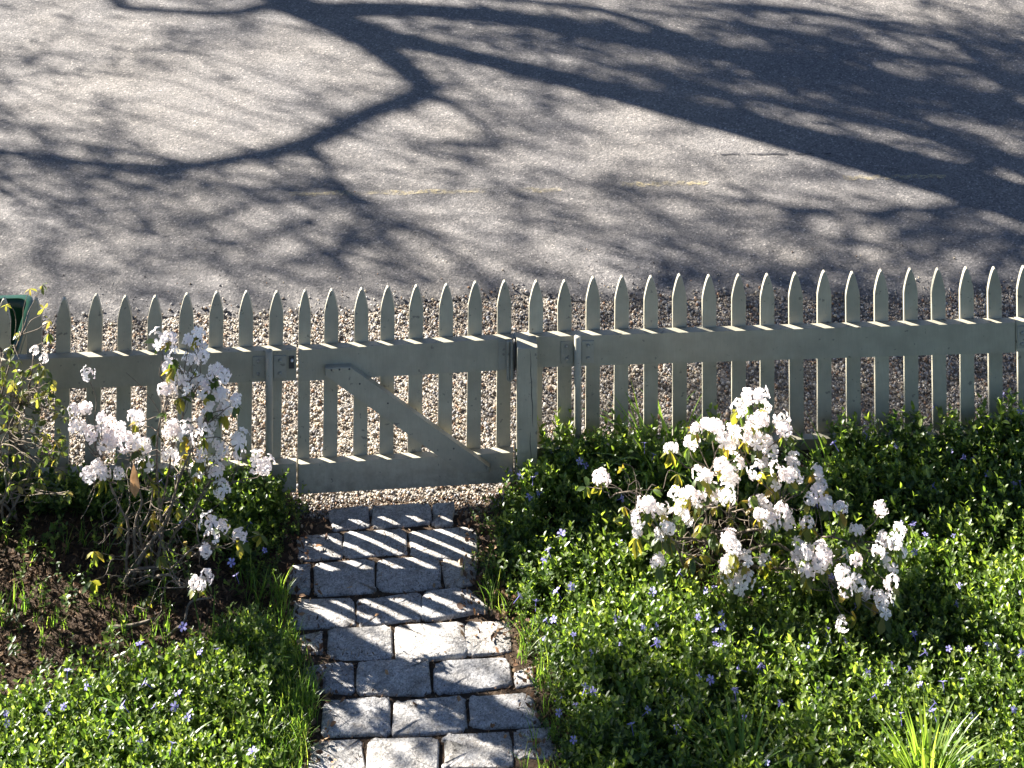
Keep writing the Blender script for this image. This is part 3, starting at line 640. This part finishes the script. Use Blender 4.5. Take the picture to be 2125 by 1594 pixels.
TRUSS = [truss(fr, k) for k in (4, 5, 6, 6, 7, 5, 5, 3, 4, 6)]
def whorl(rng, n, L, mat, lo, hi, name='leaf_whorl'):
    g = Geo()
    for k in range(n):
        l = L*rng.uniform(0.7, 1.15); V, F = leaf_geo(l, l*rng.uniform(0.3, 0.4), 0.22, rng.uniform(0.1, 0.6), 0.8)
        V = rotz(roty(V, rng.uniform(-0.1, 1.25)), 2*PI*k/n+rng.normal(0, 0.3)); g.add(V+np.array([0, 0, -0.004]), F, float(rng.uniform(lo, hi)))
    return g.mesh(name, mat, True)
WH = [whorl(fr, 6, 0.058, M['rhodo_leaf'], 0.1, 0.85) for _ in range(6)]
WHY = [whorl(fr, 5, 0.052, M['rhodo_leaf'], 0.55, 0.9) for _ in range(3)]
def wander(a, b, rng, k=5, amp=0.02, sag=0.0):
    a, b = np.asarray(a, float), np.asarray(b, float); t = np.linspace(0, 1, k)[:, None]; P = a+(b-a)*t
    P[1:-1] += rng.normal(0, amp, (k-2, 3)); P[:, 2] += sag*np.sin(PI*t[:, 0]); return catmull(P, 3)
def shrub(name, label, base_px, tips, nmain, seed, rmain=0.007, whorl_p=1.0, extra_twigs=10):
    rng = np.random.default_rng(seed); b = on_ground(*base_px); b[2] = soil_z(b[0], b[1])
    root = empty(name, b, label, 'shrub'); T = np.array(tips)
    c = T[rng.choice(len(T), nmain, replace=False)]
    for _ in range(8):
        own = np.argmin(((T[:, None]-c[None])**2).sum(-1), 1); c = np.array([T[own == i].mean(0) if (own == i).any() else c[i] for i in range(nmain)])
    nodes = []
    for i in range(nmain):
        st = b+np.array([*rng.normal(0, 0.045, 2), 0.0]); st[2] = soil_z(st[0], st[1])-0.02
        end = st+(c[i]-st)*0.86; P = wander(st, end, rng, 6, 0.022, 0.03)
        R = np.linspace(rmain*rng.uniform(0.8, 1.2), 0.003, len(P)); V, F = tube_geo(P-b, R, 6); add('stem', make_mesh('stem', V, F, M['twig'], True), root)
        nodes += [(p, i) for p in P[4:]]
    NP = np.array([p for p, _ in nodes]); g = Geo()
    for p in T:
        dn = np.linalg.norm(NP-p, axis=1)+0.6*np.maximum(0, NP[:, 2]-p[2]); q = NP[np.argmin(dn)]
        P = wander(q, p-np.array([0, 0, 0.012]), rng, 5, 0.010, -0.015); V, F = tube_geo(P-b, np.linspace(0.0026, 0.0016, len(P)), 5, False); g.add(V, F)
    bare = []
    for _ in range(extra_twigs):
        q = NP[rng.integers(len(NP))]; e = q+rng.normal(0, 0.1, 3)+np.array([0, -0.02, 0.02]); P = wander(q, e, rng, 5, 0.015); V, F = tube_geo(P-b, np.linspace(0.0022, 0.0010, len(P)), 4, False); g.add(V, F); bare.append(e)
    tag(add('twigs', g.mesh('twigs', M['twig'], True), root), kind='stuff')
    for p in T:
        tilt = (rng.normal(0.25, 0.3), rng.normal(0, 0.3), rng.uniform(0, 6.28)); s = rng.uniform(0.66, 1.0)
        add('flower_cluster', TRUSS[rng.integers(0, len(TRUSS))], root, p-b, tilt, s)
        if rng.uniform() < whorl_p: add('leaf_whorl', (WHY if rng.uniform() < 0.25 else WH)[rng.integers(0, 3)], root, p-b-np.array([0, 0, 0.012]), tilt, rng.uniform(0.8, 1.2))
    for e in bare:
        if rng.uniform() < (0.6 if whorl_p > 0.9 else 0.22): add('leaf_whorl', (WHY if rng.uniform() < 0.4 else WH)[rng.integers(0, 3)], root, e-b, (rng.normal(0, 0.5), rng.normal(0, 0.5), rng.uniform(0, 6.28)), rng.uniform(0.6, 1.0))
    return root, b, NP
RB = [(1200+a/2.297, 530+b/2.297) for a, b in [(810, 655), (865, 648), (893, 705), (765, 708), (845, 775), (880, 765), (965, 770), (985, 820), (560, 805), (620, 790), (660, 800), (690, 850), (735, 880), (740, 815), (530, 875), (440, 898), (800, 845), (840, 830), (850, 880), (885, 865), (920, 915), (690, 985), (770, 968), (570, 1025), (620, 1035), (715, 1040), (740, 1055), (850, 1005), (885, 975), (945, 1005), (1025, 970), (1005, 1035), (945, 1075), (1045, 1040), (1140, 1010), (1155, 1080), (1105, 1145), (1140, 1115), (1190, 1165), (1250, 1182), (475, 1130), (530, 1120), (570, 1150), (630, 1120), (670, 1140), (710, 1130), (840, 1165), (900, 1195), (920, 1245), (970, 1195), (1095, 1255), (335, 1185), (400, 1200), (285, 1245), (280, 1302), (430, 1285), (400, 1310), (490, 1210), (735, 1375), (800, 1435), (710, 1510), (770, 1515), (810, 1525), (885, 1430), (1055, 1430), (1085, 1485), (1165, 1405), (1250, 1420), (1325, 1435), (1270, 1510), (1335, 1295), (1440, 1182), (1460, 1335), (1510, 1350), (1535, 1395), (1480, 1450), (1430, 1392), (1525, 1280), (110, 1045), (385, 1440)]]
RB += [(1100+a/2.073, 1050+b/2.073) for a, b in [(1360, 345), (1410, 320), (1435, 365), (1500, 370), (1520, 400), (1528, 440), (1345, 495), (1345, 285), (1560, 310)]]
_x = np.random.default_rng(5)
RB += [(q[0]+_x.normal(0, 24), q[1]+_x.normal(0, 18)) for q in RB if q[1] > 1030 and 1330 < q[0] < 1720 and _x.uniform() < 0.6]
def r_tip(q, rng):
    v = q[1]; Y = np.interp(v, [810, 1000, 1300], [-0.42, -0.68, -1.12])+rng.normal(0, 0.05)-0.05*abs((q[0]-1560)/300)
    p = on_plane(q[0], v+8, Y); p[2] = max(p[2], soil_z(p[0], p[1])+0.09); return p
rr = np.random.default_rng(61)
rh_b, base_b, nodes_b = shrub('rhododendron', 'bushy rhododendron covered in pale pink blossom above the periwinkle', (1500, 1215), [r_tip(q, rr) for q in RB], 9, 62, 0.008, 1.0, 110)
LB = [(a/3.036, 550+b/3.036) for a, b in [(1000, 440), (1060, 440), (1240, 405), (1175, 455), (1265, 495), (1090, 540), (1200, 575), (1280, 555), (1060, 622), (1100, 692), (1350, 650), (1410, 670), (1050, 757), (1150, 740), (1200, 712), (1260, 712), (1280, 772), (1365, 722), (1385, 790), (1430, 822), (1480, 832), (1320, 862), (1410, 890), (555, 665), (465, 892), (535, 880), (835, 925), (870, 945), (635, 942), (500, 1002), (570, 1042), (650, 1010), (690, 992), (700, 1062), (750, 1022), (690, 1112), (790, 1092), (850, 1092), (910, 1122), (900, 1172), (880, 1232), (920, 1238), (555, 1292), (625, 1265), (655, 1300), (750, 1292), (1090, 1012), (1170, 1032), (1300, 965), (1275, 1042), (1300, 1060), (1380, 1112), (1505, 1080), (1500, 1172), (1400, 1152), (1340, 1212), (1360, 1270), (1265, 1172), (1230, 1272), (1075, 1172), (1615, 1200), (1660, 1242), (1400, 1392)]]
LB += [(438, 1078), (462, 1085), (440, 1108), (425, 1136), (496, 1105), (408, 1200), (428, 1190)]
def l_tip(q, rng):
    v = q[1]; Y = np.interp(v, [690, 900, 1050, 1200], [-0.45, -0.53, -0.60, -0.92])+rng.normal(0, 0.035); p = on_plane(q[0], v+8, Y); p[2] = max(p[2], 0.1); return p
rh_a, base_a, nodes_a = shrub('rhododendron', 'leggy rhododendron with bare stems and pale pink blossom over the mulch', (285, 1235), [l_tip(q, rr) for q in LB], 10, 63, 0.0075, 0.42, 120)
# one curled tan leaf caught in the leggy rhododendron
p = on_plane(265, 990, -0.5); V, F = leaf_geo(0.13, 0.03, 0.6, 0.1, 0.9)
tag(add('dried_leaf', make_mesh('dried_leaf', V, F, M['dry_leaf'], True), None, on_plane(277, 962, -0.66), (0.2, math.radians(74), math.radians(-70))), 'long tan dried leaf hanging among the bare rhododendron stems', 'leaf')

# yellow-leaved azalea against the fence
def azalea():
    rng = np.random.default_rng(71); b = on_ground(-10, 1120); b[2] = soil_z(b[0], b[1])
    root = empty('azalea', b, 'yellow-green leaved azalea with sparse twigs in front of the green bin', 'shrub')
    wh = [whorl(rng, 5, 0.036, M['azalea_leaf'], 0.1, 0.9) for _ in range(5)]; why = [whorl(rng, 4, 0.04, M['azalea_leaf'], 0.68, 0.9) for _ in range(3)]
    tips = [on_plane(px, py, Y) for px, py, Y in [(62, 598, -0.14), (12, 632, -0.17), (40, 690, -0.16), (92, 640, -0.13), (105, 665, -0.13), (88, 590, -0.13), (100, 690, -0.15), (20, 720, -0.2), (-20, 660, -0.2)]]
    n0 = len(tips)
    for _ in range(150):
        px = rng.uniform(-90, 150); py = rng.uniform(745, 1040); px = px-(max(0, px-60))*0.4*(py < 830)
        tips.append(on_plane(px, py, rng.uniform(-0.55, -0.15)))
    for _ in range(150): tips.append(on_plane(rng.uniform(-420, -80), rng.uniform(720, 1040), rng.uniform(-0.6, -0.12)))
    nodes = []
    for i in range(14):
        st = b+np.array([*rng.normal(0, 0.06, 2), -0.02]); e = tips[i] if i < 5 else tips[rng.integers(n0, len(tips))]; P = wander(st, st+(e-st)*0.8, rng, 6, 0.03, 0.02)
        V, F = tube_geo(P-b, np.linspace(0.007, 0.0028, len(P)), 6); add('stem', make_mesh('stem', V, F, M['twig'], True), root); nodes += list(P[2:])
    NP = np.array(nodes); g = Geo()
    for k, p in enumerate(tips):
        q = NP[np.argmin(np.linalg.norm(NP-p, axis=1)+0.5*np.maximum(0, NP[:, 2]-p[2]))]; P = wander(q, p, rng, 5, 0.012); V, F = tube_geo(P-b, np.linspace(0.0024, 0.0011, len(P)), 4, False); g.add(V, F)
        add('leaf_whorl', (why if (k < 5 or rng.uniform() < 0.15) else wh)[rng.integers(0, 3)], root, p-b, (rng.normal(-0.2, 0.6), rng.normal(0, 0.6), rng.uniform(0, 6.28)), rng.uniform(0.65, 1.15))
    for px, py in ((72, 728), (92, 745), (80, 885), (65, 890)):
        add('flower_cluster', TRUSS[0], root, on_plane(px, py, -0.16)-b, (0.4, 0.2, 1.0), 0.5)
    tag(add('twigs', g.mesh('twigs', M['twig'], True), root), kind='stuff')
azalea()

# ------------------------------------------------------------------ mulch, leaf litter, fallen branch
lr = np.random.default_rng(91)
chip = (np.array([(-1, -0.25, 0), (1, -0.2, 0.05), (1.05, 0.2, 0), (-0.95, 0.28, 0.06), (0, 0, 0.18)], float), np.array([(0, 1, 4), (1, 2, 4), (2, 3, 4), (3, 0, 4)]))
LP = np.array([(0.05, 0.03, 0.018), (0.09, 0.055, 0.032), (0.15, 0.095, 0.055), (0.03, 0.02, 0.014), (0.20, 0.13, 0.08)])
n = 9000; x = lr.uniform(-2.1, -0.3, n); y = lr.uniform(-1.3, -0.15, n); k = in_poly(x, y, MULCH) | (lr.uniform(size=n) < 0.12); x, y = x[k], y[k]
P = np.stack([x, y, soil_z(x, y)+lr.uniform(0.002, 0.012, len(x))], 1)
tag(add('mulch', scatter_pieces('mulch', P, lr.uniform(0.006, 0.02, len(x)), 0.7, M['litter'], LP, lr, base=chip)), 'dark brown bark mulch below the leggy rhododendron', 'mulch', kind='stuff')
leafb = (np.array([(-1, 0, 0), (-0.3, 0.5, 0.2), (0.4, 0.42, 0.12), (1, 0, 0.1), (0.4, -0.4, 0.25), (-0.3, -0.5, 0.1), (0, 0, -0.05)], float), np.array([(0, 6, 1), (1, 6, 2), (2, 6, 3), (3, 6, 4), (4, 6, 5), (5, 6, 0)]))
LP2 = np.array([(0.22, 0.12, 0.06), (0.32, 0.20, 0.11), (0.14, 0.08, 0.045), (0.40, 0.28, 0.17), (0.10, 0.06, 0.04)])
pts = []
for yv in lr.uniform(-1.75, -0.12, 380): pts.append((path_l(yv)+lr.normal(0.03, 0.05), yv))
for yv in lr.uniform(-1.75, -0.12, 420): pts.append((path_r(yv)+lr.normal(-0.0, 0.05), yv))
for _ in range(160): g = on_ground(lr.uniform(950, 1090), lr.uniform(1040, 1340)); pts.append(g[:2])
for _ in range(90): g = on_ground(lr.uniform(0, 420), lr.uniform(1150, 1330)); pts.append(g[:2])
for _ in range(25): g = on_ground(lr.uniform(600, 1100), lr.uniform(1080, 1590)); pts.append(g[:2])
pts = np.array(pts); P = np.column_stack([pts, soil_z(pts[:, 0], pts[:, 1])+0.02+lr.uniform(0, 0.01, len(pts))])
tag(add('leaf_litter', scatter_pieces('leaf_litter', P, lr.uniform(0.007, 0.02, len(P)), 0.75, M['litter'], LP2, lr, base=leafb)), 'brown dead leaves gathered along both sides of the stone path', 'leaf litter', kind='stuff')
# straw-coloured debris in the joints
pts = np.column_stack([lr.uniform(-0.5, 0.75, 6000), lr.uniform(-1.75, -0.08, 6000)]); k = (pts[:, 0] > path_l(pts[:, 1])-0.05) & (pts[:, 0] < path_r(pts[:, 1])+0.08); pts = pts[k]
P = np.column_stack([pts, soil_z(pts[:, 0], pts[:, 1])+0.008]); P[:, 2] = np.maximum(P[:, 2], 0.0)
tag(add('debris', scatter_pieces('debris', P, lr.uniform(0.003, 0.010, len(P)), 0.6, M['litter'], np.vstack([LP, LP2]), lr, base=chip)), 'crumbled bark and leaf bits in the joints between path stones', 'debris', kind='stuff')
fb = empty('fallen_branch', on_ground(290, 1300), 'grey fallen branch lying on the mulch beneath the leggy rhododendron', 'branch'); o0 = np.array(fb.location)
P = catmull([on_ground(225, 1302, 0.045), on_ground(262, 1300, 0.06), on_ground(295, 1293, 0.07), on_ground(322, 1283, 0.08)], 5); V, F = tube_geo(P-o0, np.linspace(0.009, 0.006, len(P)), 8); add('limb', make_mesh('limb', V, F, M['twig'], True), fb)
P = catmull([on_ground(335, 1335, 0.03), on_ground(360, 1310, 0.07), on_ground(382, 1290, 0.12), on_ground(395, 1250, 0.16), on_ground(440, 1240, 0.17)], 5); V, F = tube_geo(P-o0, np.linspace(0.008, 0.003, len(P)), 8); add('side_branch', make_mesh('side_branch', V, F, M['twig'], True), fb)

# ------------------------------------------------------------------ roadside trees outside the view, whose shadows cross road and garden
tr = np.random.default_rng(17)
def sh(px, py, h): return sunward(on_ground(px, py, 0.0), h)
def limb(root, pts, name='limb', n=9):
    o0 = np.array(root.location); P = catmull([p for p, _ in pts], 6); R = np.interp(np.linspace(0, 1, len(P)), np.linspace(0, 1, len(pts)), [r for _, r in pts])
    V, F = tube_geo(P-o0, R, n); add(name, make_mesh(name, V, F, M['bark'], True), root); return P
tb = np.array([6.6, 0.95, -0.03])
tree = empty('roadside_tree', tb, 'spreading roadside tree beyond the post, its bare limbs shading the road', 'tree')
limb(tree, [(tb, 0.46), (tb+[-0.05, 0.05, 1.0], 0.36), (tb+[-0.25, 0.2, 2.2], 0.33), (tb+[-0.2, 0.5, 4.0], 0.27), (tb+[0.2, 0.8, 6.5], 0.16), (tb+[0.1, 1.0, 8.5], 0.06)], 'trunk', 14)
SK = []                                   # skeleton points that carry twigs
def L(*q, name='limb'):
    P = limb(tree, [(np.asarray(p) if len(p) == 3 else p, r) for p, r in q], name); SK.append(P); return P
L((tb+[-0.25, 0.2, 2.0], 0.26), (sh(2700, 590, 3.0), 0.235), (sh(2300, 480, 3.6), 0.215), (sh(1950, 372, 4.0), 0.20), (sh(1600, 280, 4.3), 0.155), (sh(1250, 190, 4.6), 0.11), (sh(1000, 128, 4.8), 0.092), (sh(800, 80, 5.0), 0.11), (sh(640, 25, 5.2), 0.13), (sh(520, -30, 5.4), 0.10), (sh(380, -120, 5.6), 0.05))
L((sh(2700, 590, 3.0), 0.17), (sh(2400, 360, 4.0), 0.15), (sh(2125, 240, 4.6), 0.13), (sh(1880, 185, 4.8), 0.13), (sh(1600, 135, 5.0), 0.135), (sh(1300, 85, 5.0), 0.12), (sh(1062, 45, 5.1), 0.11), (sh(850, 28, 5.1), 0.10), (sh(700, 30, 5.2), 0.10))
L((sh(2300, 480, 3.6), 0.12), (sh(2150, 360, 4.6), 0.09), (sh(1950, 292, 5.0), 0.075), (sh(1700, 236, 5.3), 0.06), (sh(1450, 190, 5.6), 0.04), (sh(1200, 120, 5.8), 0.03))
L((sh(2400, 360, 4.0), 0.10), (sh(2125, 175, 5.4), 0.075), (sh(1850, 120, 5.8), 0.06), (sh(1560, 60, 6.1), 0.045), (sh(1300, 25, 6.3), 0.03))
L((sh(2125, 240, 4.6), 0.06), (sh(1950, 235, 5.2), 0.05), (sh(1750, 200, 5.6), 0.045), (sh(1500, 165, 5.9), 0.03), (sh(1250, 140, 6.1), 0.02))
L((sh(1880, 185, 4.8), 0.05), (sh(1750, 110, 5.6), 0.05), (sh(1650, 85, 6), 0.045), (sh(1450, 60, 6.3), 0.03))
L((sh(2125, 100, 6.0), 0.05), (sh(1900, 78, 6.2), 0.045), (sh(1700, 30, 6.5), 0.04), (sh(1500, 12, 6.7), 0.03))
L((sh(1600, 160, 4.8), 0.08), (sh(1300, 40, 5.4), 0.05), (sh(1100, 10, 5.8), 0.045), (sh(900, -10, 6.2), 0.04))
L((sh(640, 30, 5.1), 0.13), (sh(760, 85, 5.1), 0.11), (sh(845, 150, 5.2), 0.082), (sh(885, 198, 5.2), 0.075), (sh(780, 240, 5.0), 0.062), (sh(690, 285, 4.9), 0.062), (sh(600, 318, 4.9), 0.062), (sh(510, 335, 4.9), 0.050), (sh(400, 352, 4.9), 0.046), (sh(270, 350, 5.0), 0.040), (sh(100, 336, 5.0), 0.032), (sh(-120, 318, 5.0), 0.02))
L((sh(885, 198, 5.2), 0.045), (sh(960, 232, 5.1), 0.032), (sh(1005, 265, 5.0), 0.026), (sh(1025, 302, 4.9), 0.022), (sh(930, 302, 4.9), 0.02), (sh(860, 310, 4.9), 0.018), (sh(910, 328, 4.8), 0.016), (sh(1000, 335, 4.8), 0.012))
L((sh(645, 312, 4.9), 0.05), (sh(680, 345, 4.9), 0.034), (sh(705, 385, 4.9), 0.024), (sh(740, 405, 4.9), 0.014))
L((sh(600, 330, 4.9), 0.02), (sh(560, 350, 4.9), 0.02), (sh(680, 395, 4.9), 0.015))
L((sh(560, 20, 5.2), 0.055), (sh(470, 36, 5.2), 0.042), (sh(330, 28, 5.2), 0.04), (sh(255, 20, 5.2), 0.045), (sh(240, -20, 5.3), 0.03))
L((sh(1600, 280, 4.3), 0.05), (sh(1500, 200, 5.5), 0.04), (sh(1300, 135, 6.0), 0.03), (sh(1050, 60, 6.2), 0.02))
L((sh(1950, 372, 4.0), 0.07), (sh(2050, 330, 5.0), 0.06), (sh(1800, 210, 5.6), 0.05), (sh(1450, 110, 6), 0.03))
L((sh(2100, 420, 4.0), 0.06), (sh(1960, 440, 4.6), 0.035), (sh(1750, 445, 5.0), 0.026), (sh(1550, 425, 5.2), 0.018), (sh(1250, 400, 5.4), 0.012))
L((sh(2300, 470, 4.0), 0.06), (sh(2100, 500, 5.0), 0.035), (sh(1900, 470, 5.5), 0.025), (sh(1860, 420, 5.8), 0.018))
L((sh(2300, 480, 3.8), 0.05), (sh(2000, 100, 6.5), 0.045), (sh(1700, 40, 7.0), 0.04), (sh(1300, 10, 7.2), 0.03))
SKP = np.concatenate(SK)
def density(px, py):
    d = 0.34
    if px > 1150 and py < 330-0.10*(2125-px)*0.5 and py > -40: d = 1.0 if py > 60 else 0.7
    if px < 900 and 365 < py < 600: d = 0.5
    if 900 <= px < 1300 and 330 < py < 620: d = 0.42
    if px > 1300 and 560 < py < 650: d = 0.35
    if px > 1250 and 650 <= py < 900: d = 0.95
    if px > 1850 and 380 < py < 650: d = 0.5
    if px < 800 and 50 < py < 270: d = 0.55
    if 250 < px < 860 and 195 < py < 312: d = 0.08
    if 1080 < px < 1550 and 200 < py < 370 and py > 150+0.26*(px-1062)*1.0: d = 0.18
    if 1300 < px < 1850 and 430 < py < 560: d = 0.12
    if py > 640 and px < 1250: d = 0.05
    if py > 900: d = 0.9 if px > 1780 else 0.0
    return d
tw = Geo(); lf = Geo(); o0 = tb
EXTRA = [(tr.uniform(1250, 2200), tr.uniform(60, 330)) for _ in range(40)]
def spray(c, size, rng, leafy):
    d0 = rng.normal(0, 1, 3)*np.array([1, 1, 0.5]); d0 /= np.linalg.norm(d0); p = c-d0*size*0.5; P = [p]
    for k in range(4):
        d0 = d0+rng.normal(0, 0.25, 3); d0 /= np.linalg.norm(d0); P.append(P[-1]+d0*size/4)
    V, F = tube_geo(np.array(P)-o0, np.linspace(0.011, 0.004, 5), 3, False); tw.add(V, F)
    for k in range(1, 5):
        for _ in range(2):
            e = P[k]+(d0*0.3+rng.normal(0, 0.5, 3))*size*0.35; V, F = tube_geo(np.array([P[k], (P[k]+e)/2+rng.normal(0, 0.02, 3), e])-o0, [0.006, 0.0045, 0.003], 3, False); tw.add(V, F)
            for _ in range(leafy):
                L_ = rng.uniform(0.035, 0.075); V, F = leaf_geo(L_, L_*0.6); V = rotz(rotx(roty(V, rng.uniform(-1, 1)), rng.uniform(-1, 1)), rng.uniform(0, 6.28)); lf.add(V+e+rng.normal(0, 0.035, 3)-o0, F, float(rng.uniform(0.2, 0.9)))
    return np.array(P[0])
cnt = 0
while cnt < 470:
    px, py = tr.uniform(-150, 2280), tr.uniform(-90, 1080)
    if cnt < len(EXTRA):
        px, py = EXTRA[cnt]
        if py > 130+0.24*(px-1250): py *= 0.6
    elif tr.uniform() > density(px, py): continue
    h = tr.uniform(3.4, 6.5); c = sh(px, py, h); s = spray(c, tr.uniform(0.4, 1.0), tr, 5 if tr.uniform() < 0.6 else 2); cnt += 1
    if tr.uniform() < 0.45:
        q = SKP[np.argmin(np.linalg.norm(SKP-s, axis=1))]; P = wander(q, s, tr, 5, 0.08); V, F = tube_geo(P-o0, np.linspace(0.014, 0.008, len(P)), 3, False); tw.add(V, F)
tag(add('twigs', tw.mesh('twigs', M['bark']), tree), kind='stuff'); add('leaves', lf.mesh('leaves', M['azalea_leaf']), tree)
# slim tree on the gravel past the bin; its trunk shades the fence end and crosses the path
s0 = on_ground(838, 1405, 0.01); D2 = SUN_DIR[:2]/SUN_DIR[2]; k0 = (0.80-s0[1])/D2[1]; sb = np.array([s0[0]+D2[0]*k0, 0.80, -0.02])
st = empty('slim_tree', sb, 'slim young tree on the gravel verge past the green bin', 'tree'); SK2 = []
SK2.append(limb(st, [(sb, 0.15), (sb+[0, 0, 0.4], 0.125), (sb+[0.0, 0, 1.1], 0.115), (sb+[0.01, 0, 1.7], 0.078), (sb+[0.02, 0, 2.4], 0.070), (sb+[0.0, 0.03, 3.6], 0.065), (sb+[0.1, 0.1, 5.2], 0.05)], 'trunk', 14))
o0 = sb; tw = Geo(); lf = Geo()
def sh2(px, py, h): return sunward(on_ground(px, py, 0.02), h)
SK2.append(limb(st, [(sb+[0.02, 0, 2.3], 0.06), (sh2(1130, 1530, 3.0), 0.05), (sh2(1300, 1600, 3.4), 0.04), (sh2(1600, 1690, 3.8), 0.02)]))
SKP = np.concatenate(SK2)
DAP = [(740, 1470, 2.6, 1), (900, 1500, 2.7, 1), (980, 1580, 2.8, 1), (700, 1560, 2.8, 1), (850, 1600, 2.9, 1), (1060, 1545, 2.7, 1)]
DAP += [(tr.uniform(1130, 1400), tr.uniform(1530, 1690), tr.uniform(2.6, 3.6), 4) for _ in range(14)] + [(tr.uniform(1420, 1750), tr.uniform(1560, 1700), tr.uniform(2.8, 3.8), 3) for _ in range(12)]
for px, py, h, lv in DAP:
    c = sh2(px, py, h); s = spray(c, 0.5, tr, lv); q = SKP[np.argmin(np.linalg.norm(SKP-s, axis=1))]; P = wander(q, s, tr, 5, 0.04); V, F = tube_geo(P-o0, np.linspace(0.010, 0.006, len(P)), 3, False); tw.add(V, F)
tag(add('twigs', tw.mesh('twigs', M['bark']), st), kind='stuff'); add('leaves', lf.mesh('leaves', M['azalea_leaf']), st)
